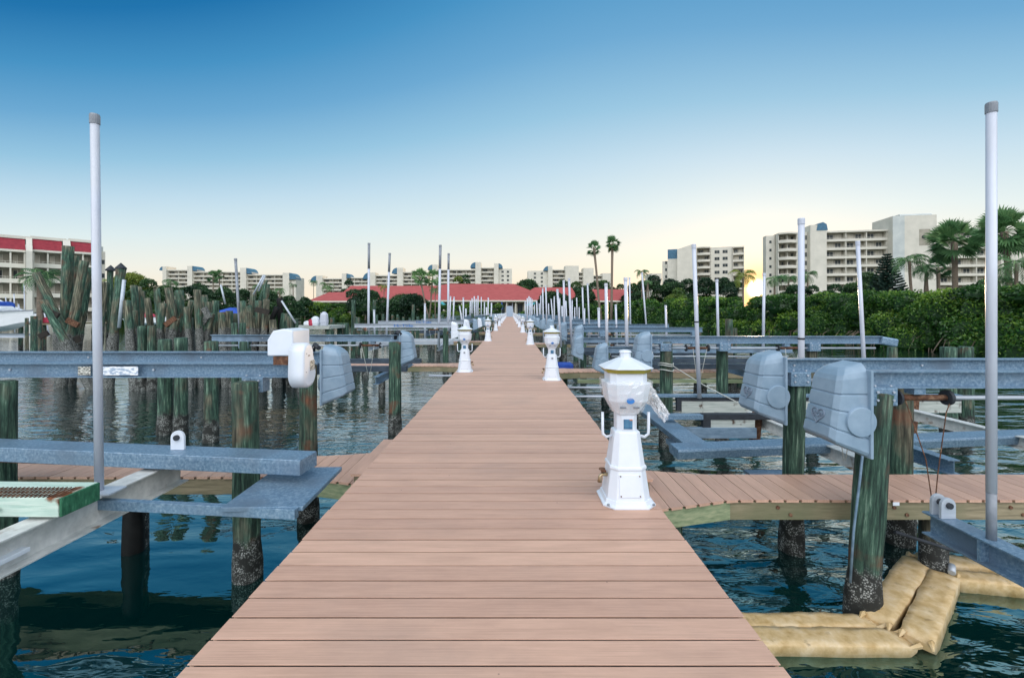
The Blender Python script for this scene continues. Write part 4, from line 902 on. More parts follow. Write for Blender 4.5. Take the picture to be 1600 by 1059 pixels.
post((368,404),(374,504),16,'leaning grey guide post in front of the pile heap',r=.055,mat='pvc_grey',zb=1.0,grp=None)
i=0
for px,yt in ((735,470),(737.6,466),(741,463),(744,467),(747,462),(752,464),(757,472),(763,465),(768,473),(728,482),(760,480)):
    post((px,yt),(px+random.uniform(-.5,.5),491),random.uniform(42,70),'slim white guide post left of the far pier end, %s counted from the left'%ORD[i],r=.075,cap=False,zb=.6,grp='slim white guide posts near the far end'); i+=1
i=0
for px,yt in ((820.5,470),(824,466),(826.5,463),(829,465),(831.5,467),(835,476),(838.5,470),(842.5,474),(845,462),(857,474),(878,478),(884,470),(901,465)):
    post((px,yt),(px+random.uniform(-.3,.8),489),random.uniform(42,75),'slim white guide post right of the far pier end, %s counted from the left'%ORD[i],r=.08,cap=False,zb=.6,grp='slim white guide posts near the far end'); i+=1

# ------------------------------------------------------------------ heap of pulled piles at left
heap=[(107,385,99,545,21,16.2,0),(120,400,106,545,13,16.8,0),(132,408,112,545,17,16,0),(140,418,123,545,14,16.4,0),(57,427,106,535,17,15.8,0),(67,470,101,540,16,15.2,0),
(172,420,164,545,11,17,0),(189,420,181,543,17,15.8,0),(164,441,158,540,12,16.8,1),(198,470,209,545,15,15.4,1),(209,446,214,540,12,17,0),(217,448,212,540,10,17.4,1),(245,451,251,535,11,16.4,0),(263,450,275,540,14,16,1),
(280,454,288,540,14,16.6,0),(308,453,312,546,12,15.6,1),(300,470,284,530,11,16.2,1),(324,472,325,545,13,16,0),(337,470,336,545,12,16.4,0),(346,488,349,545,13,15.8,1),(358,486,360,545,12,16.6,1),(230,466,236,540,12,16.9,1),(222,455,219,540,11,17.5,0),
(292,480,298,545,10,15.5,1),(331,490,318,545,10,15.9,1),(417,445,411,530,8,17,0),(396,455,388,540,10,16.6,1),(404,470,400,545,12,16.2,1),(388,478,396,545,11,16,1),(416,438,398,500,6,17.2,0),(380,488,383,545,12,16,1),(420,492,416,545,12,16.2,1),
(437,466,437,545,8,16.6,2),(433,480,420,512,9,16.2,2),(445,490,441,545,12,16.4,0),(150,455,146,545,12,17.2,0),(85,480,90,545,10,17.5,0),(255,475,243,540,9,17,1),(272,468,262,545,10,17.3,0),(370,490,368,545,12,17.3,0),(426,500,431,545,12,16,1)]
for i in range(16):
    xb=random.uniform(205,350) if i<11 else random.uniform(372,446); xt=xb+random.uniform(-9,9); heap.append((round(xt,1),random.uniform(456,500),round(xb,1),545,random.uniform(9,13),random.uniform(15.6,18),random.choice((0,1,1))))
hn=0
desc={0:'mossy green',1:'brown barnacled',2:'black'}
hs_sorted=sorted([h[0] for h in heap])
for (xt,yt,xb,yb,wd,Z,kd) in heap:
    top=P(xt,yt,Z); bot=P(xb,yb,Z); d=top-bot; bot=bot-d*((bot.z+.4)/d.z); bot.y+=random.uniform(-.3,.3); d=top-bot
    r_=wd*Z/F/2*math.cos(math.atan(abs((xt+xb)/2-VX)/F))*(.92 if xb<150 else 1.0)
    m_=pile_mesh(d.length, r_, 500+hn*7, base=0, rough=.016, barn=2.3, n=14)
    o=m_.build('pulled_pile',{0:'pile_wreck',1:'pile_wreck_brown',2:'pile_black'}[kd]); o.location=bot; q_=d.to_track_quat('Z','Y'); o.rotation_euler=q_.to_euler()
    dirw='leaning left' if xt<xb-4 else ('leaning right' if xt>xb+4 else 'almost upright')
    tag(o,'%s old pile in the left heap, %s, its top %s from the left'%(desc[kd],dirw,ORD[hs_sorted.index(xt)]),'pile','old piles heaped in the water at left'); hn+=1
# dark conical caps on two of them
for i,(px,py,Z) in enumerate(((189,419,15.8),(173,422,17))):
    p_=P(px,py,Z); o=MB().lathe([(.17,0),(.17,.04),(.01,.22)],12).build('pile_cap','black'); o.location=p_-Vector((0,0,.03)); tag(o,['dark pointed cap on the tall pile in the left heap','dark pointed cap just left of the tall capped pile'][i],'pile cap')
# broken boards and stubs lodged in the heap
for i in range(11):
    px=random.choice([random.uniform(200,350),random.uniform(375,445),random.uniform(65,125)]); py=random.uniform(478,540) if px>130 else random.uniform(468,530); Z=random.uniform(15.1,15.9)
    p_=P(px,py,Z); d=Vector((random.uniform(-1,1),random.uniform(-.3,.3),random.uniform(-.7,.7))).normalized()*random.uniform(.2,.5)
    o=MB().ext(-d/2,d/2,[(-.05,-.09),(.05,-.09),(.05,.09),(-.05,.09)]).build('broken_board',random.choice(['rust','pile_wreck_brown','darkwood_and_shade'])); o.location=p_
    tag(o,'broken board lodged among the piled piles at left','board','broken boards lodged in the pile heap')
o=MB().cyl((0,0,0),P(186,512,15.3)-P(194,437,15.3),.055,n=10).build('drain_pipe','alu'); o.location=P(194,437,15.3); tag(o,'bluish pipe leaning on the tall capped pile','pipe')
# ------------------------------------------------------------------ buildings
class Bld:
    def __init__(s, pa, za, pb, zb, name, label, cat='apartment block', z0=.4):
        s.A=P(pa,HY,za); s.B=P(pb,HY,zb); s.A.z=0; s.B.z=0; d=s.B-s.A; s.rz=math.atan2(d.y,d.x); s.d=d.normalized(); s.z0=z0
        s.t=tag(thing(name,s.A,s.rz),label,cat); s.nw=0
        s.wm={}
    def x(s,px):
        r=Vector(((px-VX)/F,1,0)); # ray k*r = A + u*d
        den=r.x*s.d.y-r.y*s.d.x; u=(s.A.y*r.x-s.A.x*r.y)/-den
        return u
    def z(s,px,py):
        u=s.x(px); Y=(s.A+s.d*u).y; return CAMZ-(py-HY)*Y/F
    def win(s,x0,x1,z0,z1,y,mat='glass'):
        if s.nw>=98: return
        s.nw+=1
        # frame with a pane set back in it
        f=MB(); w=.07; f.bb(x0,x1,y-.05,y-.004,z0,z0+w).bb(x0,x1,y-.05,y-.004,z1-w,z1).bb(x0,x0+w,y-.05,y-.004,z0+w,z1-w).bb(x1-w,x1,y-.05,y-.004,z0+w,z1-w)
        if x1-x0>1.1: f.bb((x0+x1)/2-.035,(x0+x1)/2+.035,y-.05,y-.004,z0+w,z1-w)
        o=f.build('window','stucco',s.t); MB().bb(x0+w,x1-w,y-.03,y-.01,z0+w,z1-w).build('pane',mat,o)
    def wall(s,x0,x1,ztop,y0=0,depth=12,mat='stucco',name='wall'):
        return MB().bb(x0,x1,y0,y0+depth,s.z0-.6,ztop).build(name,mat,s.t)
    def balc(s,x0,x1,ztop,fh,nf,rec=1.6,depth=12,rail=1.0,roof=.5,bays=3,mats=('glass','curtain'),pmat='stucco',bulge=0,divs=True):
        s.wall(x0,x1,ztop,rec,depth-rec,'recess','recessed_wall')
        zt=ztop
        def band(y0,z0,z1,name,ov=.0):
            if not bulge: MB().bb(x0-ov,x1+ov,y0,rec-.003,z0,z1).build(name,pmat,s.t)
            else:
                pts=[(x0+(x1-x0)*k/10, y0-bulge*math.sin(math.pi*k/10)) for k in range(11)]+[(x1,rec-.003),(x0,rec-.003)]
                MB().loft([[(a,b,z0) for a,b in pts],[(a,b,z1) for a,b in pts]],False).build(name,pmat,s.t)
        band(-.25,zt-roof,zt+.05,'roof_edge')
        for i in range(nf):
            zf=ztop-roof+.1-(i+1)*fh
            if zf<s.z0-1: break
            band(0,zf-.22,zf,'balcony_slab')
            m_=MB()
            if not bulge:
                m_.bb(x0,x1,.0,.10,zf+.002,zf+rail*.62); m_.bb(x0,x1,.02,.07,zf+rail-.06,zf+rail)
                n_=int((x1-x0)/1.2)
                for k in range(n_+1): xx=x0+.04+(x1-x0-.08)*k/max(1,n_); m_.bb(xx-.03,xx+.03,.02,.07,zf+rail*.62,zf+rail-.06)
            else:
                pts=[Vector((x0+(x1-x0)*k/10, .05-bulge*math.sin(math.pi*k/10),zf+.002)) for k in range(11)]
                for k in range(10): m_.ext(pts[k],pts[k+1],[(-.05,0),(.05,0),(.05,rail*.8),(-.05,rail*.8)])
            m_.build('balcony_parapet',pmat,s.t)
            bw=(x1-x0)/bays
            for b in range(bays):
                a=x0+b*bw+bw*.14; 
                s.win(a,a+bw*.34,zf+.15,zf+fh*.80,rec,mats[(i*7+b*3)%len(mats)])
                if bw>2.6: s.win(a+bw*.42,a+bw*.72,zf+.75,zf+fh*.80,rec,mats[(i*5+b+1)%len(mats)])
        if divs:
            bw=(x1-x0)/bays; m_=MB()
            for b in range(bays+1):
                xx=x0+b*bw; xx=min(max(xx,x0+.13),x1-.13); m_.bb(xx-.12,xx+.12,.11,rec-.004,s.z0,zt-roof-.01)
            m_.build('party_wall',pmat,s.t)
    def grid(s,x0,x1,ztop,fh,nf,cols,y0=0,depth=12,ww=1.1,wh=1.1):
        s.wall(x0,x1,ztop,y0,depth)
        for i in range(nf):
            z=ztop-.9-(i+1)*fh+fh*.35
            for c in cols:
                cx_=x0+(x1-x0)*c; s.win(cx_-ww/2,cx_+ww/2,z,z+wh,y0)
    def tower(s,x0,x1,ztop,cap=None,y0=-1.2,depth=9,mat='stucco',notch=0,mono=0):
        top=[(x0,s.z0-.6),(x1,s.z0-.6),(x1,ztop+mono),(x0,ztop)]
        if mono<0: pass
        MB().loft([[(a,y0,b) for a,b in top],[(a,y0+depth,b) for a,b in top]],False).build('stair_tower',mat,s.t)
        if cap:
            sg,hh=cap; w=(x1-x0)*.95; xb=x1 if sg>0 else x0
            pr=[(0,-hh),(0,0)]+[(w*math.sin(a),-hh+hh*math.cos(a)) for a in [math.pi/2*k/8 for k in range(1,9)]]
            MB().loft([[(xb+sg*a,y0+.4,ztop+b) for a,b in pr],[(xb+sg*a,y0+depth-.4,ztop+b) for a,b in pr]],False).build('curved_roof','blue_roof',s.t)
# big right block
b=Bld(1200,155,1600,141,'apartment_building','large eight-storey white balcony block with a square lift tower at right')
fh=2.95; x=b.x
b.grid(x(1202),x(1216),b.z(1208,366),fh,7,(.5,),y0=3,ww=.9,depth=3)
b.balc(x(1216),x(1246),b.z(1230,364),fh,9,bays=2,bulge=1.6,rec=2.2,depth=6)
b.grid(x(1246.5),x(1264),b.z(1258,362),fh,7,(.78,),y0=1.0,ww=1.2,wh=1.7,depth=6)
b.tower(x(1264.5),x(1290),b.z(1278,352),cap=None,y0=-.8,depth=6)
MB().ext((x(1282),-.9,b.z(1278,353.5)),(x(1282),5,b.z(1278,353.5)),[(-1.6,-1.6),(1.9,-1.6),(1.5,.5),(0.4,1.2),(-1.2,.75)]).build('curved_roof','blue_roof',b.t)
b.balc(x(1290.5),x(1387),b.z(1340,360),fh,9,bays=3)
b.tower(x(1387.5),x(1455),b.z(1420,339),y0=-2.4,depth=11)
o=MB().ext((x(1387.5)+2.2,-2.42,b.z(1420,338.9)),(x(1455)-1.2,-2.42,b.z(1420,338.9)),[(-10.8,0),(0,0),(-.6,.55),(-10.4,.55)],up=(0,0,1)).build('tower_parapet','stucco_grey',b.t)
# lift tower: chamfer's shade painted as a grey panel at left, dark opening with round vent
MB().bb(x(1387.5)-.02,x(1387.5)+3.4,-2.43,-2.405,b.z0,b.z(1395,340)).build('chamfer_shade','stucco_grey',b.t)
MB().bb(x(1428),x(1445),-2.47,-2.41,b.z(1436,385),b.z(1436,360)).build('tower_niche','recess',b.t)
MB().cyl((x(1435),-2.48,b.z(1435,372)),(x(1435),-2.60,b.z(1435,372)),.62,n=18).build('round_vent','black',b.t)
b.nw=48
b.balc(x(1455.5),x(1600),b.z(1520,357.5),fh,9,bays=4)
b.tower(x(1560),x(1592),b.z(1575,360),y0=-1.0)
b.balc(x(1600.5),x(1680),b.z(1640,356),fh,9,bays=2)
# middle right block
b=Bld(1034,203,1163,190,'apartment_building','mid-height white block with curved balconies, left of the setting sun')
x=b.x; fh=3.0
b.wall(x(1034),x(1043),b.z(1038,407),3,4); b.tower(x(1043),x(1058),b.z(1050,404),y0=1.2,depth=5)
for i in range(5): b.win(x(1043)-1.3,x(1043)-.3,b.z(1040,412+i*11),b.z(1040,407+i*11),3.0)
MB().bb(x(1043)-.01,x(1059.5),1.4,8,b.z(1050,403.9),b.z(1050,389)).build('blue_plant_room','blue_roof',b.t)
top=[(x(1058.2),.2),(x(1088),.2),(x(1088),b.z(1080,383)),(x(1082),b.z(1080,382)),(x(1058.2),b.z(1060,390))]
MB().loft([[(p[0],-.8,p[1]) for p in top],[(p[0],9,p[1]) for p in top]],False).build('stair_tower','stucco',b.t)
b.balc(x(1088.5),x(1110),b.z(1100,386),fh,8,bays=1,bulge=1.2,rec=2.0)
b.grid(x(1110.5),x(1144),b.z(1130,385.5),fh,6,(.30,.68),y0=.6,ww=2.1,wh=1.5)
b.balc(x(1144.5),x(1163),b.z(1155,385),fh,8,bays=1,rec=1.2)
t=b.t
b=Bld(1018,260,1034,260,'apartment_building','small distant pale block just left of the mid-height white block'); b.grid(b.x(1018),b.x(1034),b.z(1025,427),3,3,(.3,.7))
# distant terraces of white blocks with blue curved roofs
def terrace(Z,parts,label,fh=2.75):
    p0=parts[0][1]; p1=parts[-1][2]; b=Bld(p0,Z,p1,Z,'apartment_building',label); x=b.x
    for q in parts:
        k,a,c,yt=q[:4]; mid=(a+c)/2
        if k=='b': b.balc(x(a)+.01,x(c)-.01,b.z(mid,yt),fh,6,rec=1.8,bays=max(1,int((x(c)-x(a))/5.5)),roof=.7)
        elif k=='g': b.grid(x(a)+.01,x(c)-.01,b.z(mid,yt),fh,4,q[4] if len(q)>4 else (.3,.7),y0=.5,ww=1.6,wh=1.5)
        else: b.tower(x(a)+.01,x(c)-.01,b.z(mid,yt),cap=(q[4],(x(c)-x(a))*1.0) if len(q)>4 else None,y0=-1.2)
    return b
terrace(300,[('t',256,262,416.5,-1),('b',262,294.5,421.5),('t',294.5,302,415.8,1),('b',302,377,424.5),('t',377,386,418.8,1),('b',386,443,429),('t',443,453,426.5,1),('g',453,462,433)],'leftmost distant white terrace, with blue curved stair roofs, behind the pile heap')
terrace(330,[('t',495,505,431,-1),('b',505,535,435),('t',535,542,427.5,1),('b',542,577,433.5),('t',577,587,426,-1),('b',587,621,430),('t',621,630,418.5,-1),('b',630,668,425)],'distant stepped white terrace behind the left wing of the red roof')
terrace(290,[('t',676,684,413.8,-1),('b',684,743,421),('t',743,751.5,410,-1),('b',751.5,772,418),('t',772,779,411.8,1),('g',779,800,420)],'distant white terrace with the highest blue curved roofs, left of the pier axis')
terrace(300,[('g',825,856,423,(.35,.7)),('t',856,863,416,-1),('b',863,883,421),('t',883,904,415.5),('b',904,911,425),('t',911,927,419),('b',927,941,430),('t',941,957,427)],'distant white terrace behind the twin tall palms')
# left block with maroon mansards
b=Bld(-60,80,166,94.5,'apartment_building','white balcony block with maroon sloped roof panels at the far left'); x=b.x; fh=2.95
zt=lambda px: b.z(px,391-(.0 if px<0 else px*0)+px*.04)
for (a,c) in ((-60,40),(51,98),(111,148)):
    m=(a+c)/2; ze=b.z(m,388.5+m*.045); zr=b.z(m,369+m*.065)
    b.balc(x(a),x(c),ze,fh,5,rec=1.9,bays=2 if c>0 and a>0 else 4,roof=.35,mats=('curtain','glass','curtain'),rail=1.0)
    MB().loft([[(x(a),-.20,ze+.06),(x(c),-.20,ze+.06),(x(c)-.1,1.5,zr),(x(a)-.1,1.5,zr)],[(x(a),1.8,ze+.06),(x(c),1.8,ze+.06),(x(c)-.1,1.9,zr),(x(a)-.1,1.9,zr)]],False).build('mansard','maroon',b.t)
    MB().bb(x(a)-.3,x(c)+.6,1.3,12,zr+.003,zr+.55).build('roof_edge','stucco',b.t)
for (a,c,ph) in ((40.5,50.5,384),(98.5,110.5,384)):
    m=(a+c)/2; zr=b.z(m,369+m*.065)
    pr=[(-2.6,b.z0-.5),(-2.6,b.z(m,ph+10)),(-1.7,b.z(m,ph+1)),(-.25,b.z(m,ph+2)),(1.4,zr+.3),(8,zr+.3),(8,b.z0-.5)] if a<60 else [(-.4,b.z0-.5),(-.4,b.z(m,ph+2)),(1.4,zr+.3),(8,zr+.3),(8,b.z0-.5)]
    MB().loft([[(x(a)+.01,p,q) for p,q in pr],[(x(c)-.01,p,q) for p,q in pr]],False).build('fin_wall','stucco',b.t)
b.wall(x(148.3),x(157),b.z(152,377),.5,10); b.grid(x(157.3),x(166),b.z(160,392),fh,4,(.5,),y0=1.5,ww=.8)
MB().bb(x(157.3),x(164),3,9,b.z(160,391.9),b.z(160,383)).build('plant_room','stucco_grey',b.t)

# clubhouse under red hip roofs
ch=tag(thing('clubhouse',(0,150,.45)),'long low clubhouse under red hipped tile roofs at the end of the pier','clubhouse')
def hip(pa,pb,ye,yr,ra,rb,Z,dep=14,par=None,name='roof',ov=.0):
    a=P(pa,ye,Z); b_=P(pb,ye,Z); zr=P(pa,yr,Z).z-.45; ze=a.z-.45; y=Z-150
    ra_=P(ra,yr,Z+dep/2).x; rb_=P(rb,yr,Z+dep/2).x; zr=P(ra,yr,Z+dep/2).z-.45
    vs=[(a.x,y,ze),(b_.x,y,ze),(b_.x,y+dep,ze),(a.x,y+dep,ze),(ra_,y+dep/2,zr),(rb_,y+dep/2,zr)]
    o=MB().add(vs,[(0,1,5,4),(1,2,5),(2,3,4,5),(3,0,4),(3,2,1,0)]).build(name,'red_roof',par)
    MB().bb(a.x-.1,b_.x+.1,y-.15,y+dep+.1,ze-.50,ze-.004).build('fascia','stucco',par)
    return a.x,b_.x,ze,y
a0=hip(481,560,470,456.5,514,548,150,12,ch)
a1=hip(520,700,470,446.5,548,690,155,16,ch)
a2=hip(560,868,469,443.5,700,803,150,22,ch)
a3=hip(800,906,470,449,836,893,156,14,ch)
a4=hip(905,1011,469.5,452,918,984,150,14,ch)
for i,(q,dd) in enumerate(((a0,10),(a2,20),(a4,12))):
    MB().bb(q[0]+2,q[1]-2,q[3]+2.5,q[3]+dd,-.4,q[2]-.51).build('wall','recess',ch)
    n_=max(3,int((q[1]-q[0])/3.2)); 
    for k in range(n_+1):
        xx=q[0]+1.2+(q[1]-q[0]-2.4)*k/n_; MB().bb(xx-.2,xx+.2,q[3]+.6,q[3]+1.0,-.4,q[2]-.51).build('column','stucco',ch)
        if k<n_:
            w_=(q[1]-q[0]-2.4)/n_; o=MB().bb(xx+.5,xx+w_-.5,q[3]+2.42,q[3]+2.49,1.0,q[2]-1.0).build('window','stucco',ch); MB().bb(xx+.62,xx+w_-.62,q[3]+2.38,q[3]+2.415,1.1,q[2]-1.1).build('pane','glass',o)
for i,(px,c_) in enumerate(((691,'teal_canvas'),(784,'canvas_blue'),(828,'teal_canvas'),(836,'teal_canvas'))):
    p_=P(px,466,142); t=tag(thing('patio_umbrella',(p_.x,142,.45)),['teal patio umbrella behind the left white posts','dark blue closed patio umbrella left of the gangway','left one of two teal patio umbrellas right of the gangway','right one of two teal patio umbrellas right of the gangway'][i],'umbrella')
    MB().cyl((0,0,0),(0,0,5.5),.06,n=6).build('pole','pvc',t); MB().lathe([(1.6 if i!=1 else .5,4.2 if i!=1 else 3.2),(.02,5.6)],8).build('canopy',c_,t)

# ------------------------------------------------------------------ vegetation
def clumps(name, cs, size, dens, mat, parent=None, loc=(0,0,0), base=.35, core=True, coremat=None):
    P_=[];T_=[]
    for (c,r) in cs:
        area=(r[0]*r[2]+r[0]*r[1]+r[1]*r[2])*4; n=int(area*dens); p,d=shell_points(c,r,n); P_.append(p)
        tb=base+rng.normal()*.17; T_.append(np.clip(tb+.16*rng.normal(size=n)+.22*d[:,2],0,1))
    return leafmesh(name,np.concatenate(P_),size,mat,parent,np.concatenate(T_),loc=loc)
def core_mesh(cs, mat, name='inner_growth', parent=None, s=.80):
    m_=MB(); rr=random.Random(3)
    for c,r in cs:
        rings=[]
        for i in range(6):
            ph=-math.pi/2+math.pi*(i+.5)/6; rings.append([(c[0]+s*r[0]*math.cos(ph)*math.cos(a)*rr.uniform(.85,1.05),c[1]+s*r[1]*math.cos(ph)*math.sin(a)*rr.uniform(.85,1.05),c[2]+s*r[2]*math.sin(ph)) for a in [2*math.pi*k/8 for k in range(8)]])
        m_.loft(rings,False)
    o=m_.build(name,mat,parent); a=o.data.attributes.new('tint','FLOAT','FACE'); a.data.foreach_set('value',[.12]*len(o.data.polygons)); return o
# mangroves along the right shore, then across the far shore
def along(path, step):
    out=[]; 
    for (p,q) in zip(path[:-1],path[1:]):
        p=Vector(p); q=Vector(q); n=max(1,int((q-p).length/step))
        for i in range(n): out.append(p.lerp(q,i/n))
    return out
def hedge_band(path, hgt, step, rad, size, dens, name, label, seed, rows=3, base=.38, inner=None):
    cs=[]; rr=random.Random(seed)
    for p in along(path, step):
        for k in range(rows):
            z=(k+.35)*hgt(p)/rows; off=k*.35
            r_=rad*rr.choice((.55,.7,.85,1.0,1.2)); sd_=Vector(inner) if inner else Vector((1,0,0))
            c=(p.x+sd_.x*off+rr.uniform(-.5,.5)*rad, p.y+sd_.y*off+rr.uniform(-.5,.5)*rad, z+rr.uniform(-.25,.25)*rad)
            h_=hgt(p); rz=min(r_*.85,max(.5,(h_-c[2])+rr.uniform(0,.25)))
            cs.append((c,(r_,r_,rz)))
    t=tag(thing(name,(0,0,0)),label,'mangroves',None,'stuff')
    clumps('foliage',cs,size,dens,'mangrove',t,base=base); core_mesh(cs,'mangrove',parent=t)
    return t
hr=lambda p: 4.15+.65*min(1,max(0,(p.y-25)/60))
hedge_band([(30.5,17,0),(29.5,30,0),(28.5,44,0)],hr,1.3,1.35,.085,75,'mangrove_hedge','near mangrove hedge along the right shore, dense bright green leaves',1,4,inner=(1,0,0))
hedge_band([(28.5,45,0),(27.2,62,0),(26.5,80,0)],hr,1.5,1.6,.13,34,'mangrove_hedge','middle stretch of mangroves along the right shore, below the setting sun',2,3,inner=(1,0,0))
hedge_band([(26.5,81,0),(25,100,0),(23,118,0),(14,128,0),(3.2,130,0)],lambda p:4.6+.4*math.sin(p.x),2.1,2.0,.20,16,'mangrove_hedge','far mangroves between the red roof and the pier, right side',3,3,inner=(.6,.6,0))
hedge_band([(-3.4,130,0),(-30,131,0),(-62,131,0)],lambda p:5.2+.3*math.sin(p.x*.4),2.1,2.0,.20,16,'mangrove_hedge','far mangrove hedge in front of the red roof, left of the pier',4,3,inner=(0,1,0))
hedge_band([(-63,118,0),(-66,99,0),(-90,97,0),(-128,95,0)],lambda p:3.4+.5*math.sin(p.x*.3),2.6,2.1,.20,10,'mangrove_hedge','low shore bushes behind the pile heap at left',5,2,inner=(0,1,0))
hedge_band([(34,22,0),(33,45,0)],lambda p:4.3,2.2,2.0,.12,14,'mangrove_hedge','back row of mangroves behind the near right hedge',6,2,inner=(1,0,0))
# prop roots at the water edge
m_=MB(); rr=random.Random(5)
for i in range(150):
    y_=rr.uniform(18,80); x_=30.3-(y_-17)*.055-rr.uniform(.6,1.5); m_.tube([(x_+.7,y_,1.1),(x_+.2,y_+rr.uniform(-.3,.3),.75),(x_-.1,y_+rr.uniform(-.4,.4),-.3)],.03,5)
o=m_.build('prop_roots','trunk'); tag(o,'arching roots at the foot of the right mangroves','roots',None,'stuff')

def tree(px,yt,wpx,Z,label,mat='leaf',size=None,dens=None,base=.35,name='broadleaf_tree',lo=0.45,hfrac=.75,seed=0,cat='tree',grp=None):
    top=P(px,yt,Z); w_=1.6*wpx*Z/F; H=top.z-lo; rr=random.Random(int(px*7+Z)); size=size or max(.10,Z*.0018); dens=dens or 1.15/size**2
    t=tag(thing(name,(top.x,Z,lo)),label,cat,grp)
    R_=w_/2; cs=[]; n=rr.randint(14,18); ch_=H*.97
    for i in range(n):
        a=rr.uniform(0,6.28); q=rr.uniform(.10,.72); zc=H-ch_*.5+ch_*.5*rr.uniform(-.85,.6)
        r_=R_*rr.uniform(.34,.55); cs.append(((math.cos(a)*R_*q,math.sin(a)*R_*q,min(zc,H-r_*.7)),(r_,r_,r_*.75)))
    cs.append(((0,0,H-R_*.36),(R_*.4,R_*.4,R_*.36)))
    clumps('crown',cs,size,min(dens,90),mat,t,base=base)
    m_=MB().tube([(0,0,-.3),(R_*.04,0,H*.3),(0,R_*.03,H*.7)],[max(.12,H*.03),max(.09,H*.022),.05],7)
    for c,r_ in cs[:6]: m_.tube([(0,0,H*.35),tuple(Vector(c)*.6+Vector((0,0,c[2]*.15))),c],[H*.014,H*.010,.03],5)
    m_.build('trunk','trunk',t)
    return t
def palm_fan(px,yc,rpx,Z,label,ytr=None,lo=.45,lean=0,base=.45,nf=34,name='fan_palm',mat='palm',trunk=.17,cut=1.0,skirt=False):
    c=P(px,yc,Z); R_=rpx*Z/F*.88; rr=random.Random(int(px*3+Z)); b0=Vector((c.x-lean,Z,lo)); t=tag(thing(name,b0),label,'palm'); top=c-b0
    tris=[];tint=[]
    for i in range(nf):
        el=rr.uniform(-.95,1.4) if i>4 else 1.3; az=rr.uniform(0,6.28); d=Vector((math.cos(az)*math.cos(el),math.sin(az)*math.cos(el),math.sin(el)))
        pl_=R_*.50*rr.uniform(.8,1.1); o_=top+d*pl_+Vector((0,0,-.06*R_*(1-d.z))); side=d.cross(Vector((0,0,1)));
        if side.length<.1: side=Vector((1,0,0))
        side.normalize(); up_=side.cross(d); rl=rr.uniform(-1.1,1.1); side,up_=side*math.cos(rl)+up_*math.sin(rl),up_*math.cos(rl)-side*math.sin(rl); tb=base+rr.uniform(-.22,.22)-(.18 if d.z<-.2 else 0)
        # stalk
        tris.append([top,top+side*.02*R_,o_+side*.012*R_,o_-side*.012*R_]); tint.append(.6)
        nl=15; fl=R_*.58*rr.uniform(.85,1.1)
        for k in range(nl):
            th=-1.35+2.7*k/(nl-1); dd=(d*math.cos(th)+side*math.sin(th)*1.0+up_*.10*abs(math.sin(th))).normalized(); w=side*math.cos(th)-d*math.sin(th)
            L=fl*(.75+.25*math.cos(th)); p1=o_+dd*L*.5; p2=o_+dd*L+Vector((0,0,-.16*L*rr.uniform(.3,1.3))); ww=fl*.058
            tris.append([o_,p1-w*ww,p2,p1+w*ww]); tint.append(tb+rr.uniform(-.12,.12))
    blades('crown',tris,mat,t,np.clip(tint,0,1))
    m_=MB().tube([(0,0,-.3),tuple(top*.3+Vector((lean*.1,0,0))),tuple(top*.7),tuple(top)],[trunk*1.25,trunk,trunk*.95,trunk*1.15],9); m_.build('trunk','trunk',t)
    if skirt:
        s_=[];ti=[]
        for k in range(60):
            az=rr.uniform(0,6.28); r0=Vector((math.cos(az),math.sin(az),0)); a_=top+r0*trunk+Vector((0,0,-rr.uniform(0,.25)*R_)); s_.append([a_,a_+r0*.22*R_+Vector((.05,0,-.22*R_)),a_+r0*.25*R_+Vector((0,0,-.5*R_)),a_+r0*.12*R_+Vector((-.05,0,-.25*R_))]); ti.append(.95)
        blades('dead_skirt',s_,'frond_yellow',t,ti)
    return t
def palm_feather(px,yc,rpx,Z,label,lo=.45,lean=0,base=.45,nf=20,mat='palm',trunk=.14,droop=1.0,name='feather_palm',multi=None,np_=13):
    c=P(px,yc,Z); R_=rpx*Z/F; rr=random.Random(int(px*5+Z)); b0=Vector((c.x-lean,Z,lo)); t=tag(thing(name,b0),label,'palm'); top=c-b0
    tris=[];tint=[]
    for i in range(nf):
        el=rr.uniform(-.1,1.25); az=2*math.pi*i/nf*1.618*2+rr.uniform(-.3,.3); hd=Vector((math.cos(az),math.sin(az),0)); L=R_*rr.uniform(.9,1.15); prev=top.copy(); tb=base+rr.uniform(-.2,.2); nseg=7; ang=el; pts=[top.copy()]
        for s_ in range(nseg):
            ang-=droop*(.16+.07*s_); prev=prev+(hd*math.cos(ang)+Vector((0,0,math.sin(ang))))*L/nseg; pts.append(prev.copy())
        sd_=hd.cross(Vector((0,0,1)))
        for s_ in range(nseg): a=pts[s_]; b_=pts[s_+1]; tris.append([a-sd_*.012*R_,b_-sd_*.008*R_,b_+sd_*.008*R_,a+sd_*.012*R_]); tint.append(.7)
        for k in range(np_*2):
            f_=(.12+.88*(k//2+.5)/np_)*nseg; j=min(int(f_),nseg-1); p_=pts[j].lerp(pts[j+1],f_-j); tg=(pts[j+1]-pts[j]).normalized(); sg=1 if k%2 else -1
            ll=R_*.30*(math.sin(math.pi*min(.97,(f_/nseg)*.85+.12))**.7); d_=(sd_*sg*.85+tg*.55+Vector((0,0,-.45*droop))).normalized(); e_=p_+d_*ll+Vector((0,0,-.10*ll)); w_=tg*ll*.085
            tris.append([p_-w_*.3,p_+d_*ll*.5-w_,e_,p_+d_*ll*.5+w_]); tint.append(tb+rr.uniform(-.12,.12))
    blades('crown',tris,mat,t,np.clip(tint,0,1))
    m_=MB()
    for q in (multi or [0]): m_.tube([(q,0,-.3),(q*.8,0,top.z*.4),tuple(top*.8+Vector((q*.2,0,0))),tuple(top)],[trunk*1.2,trunk,trunk*.9,trunk],8)
    m_.build('trunk','trunk',t); return t
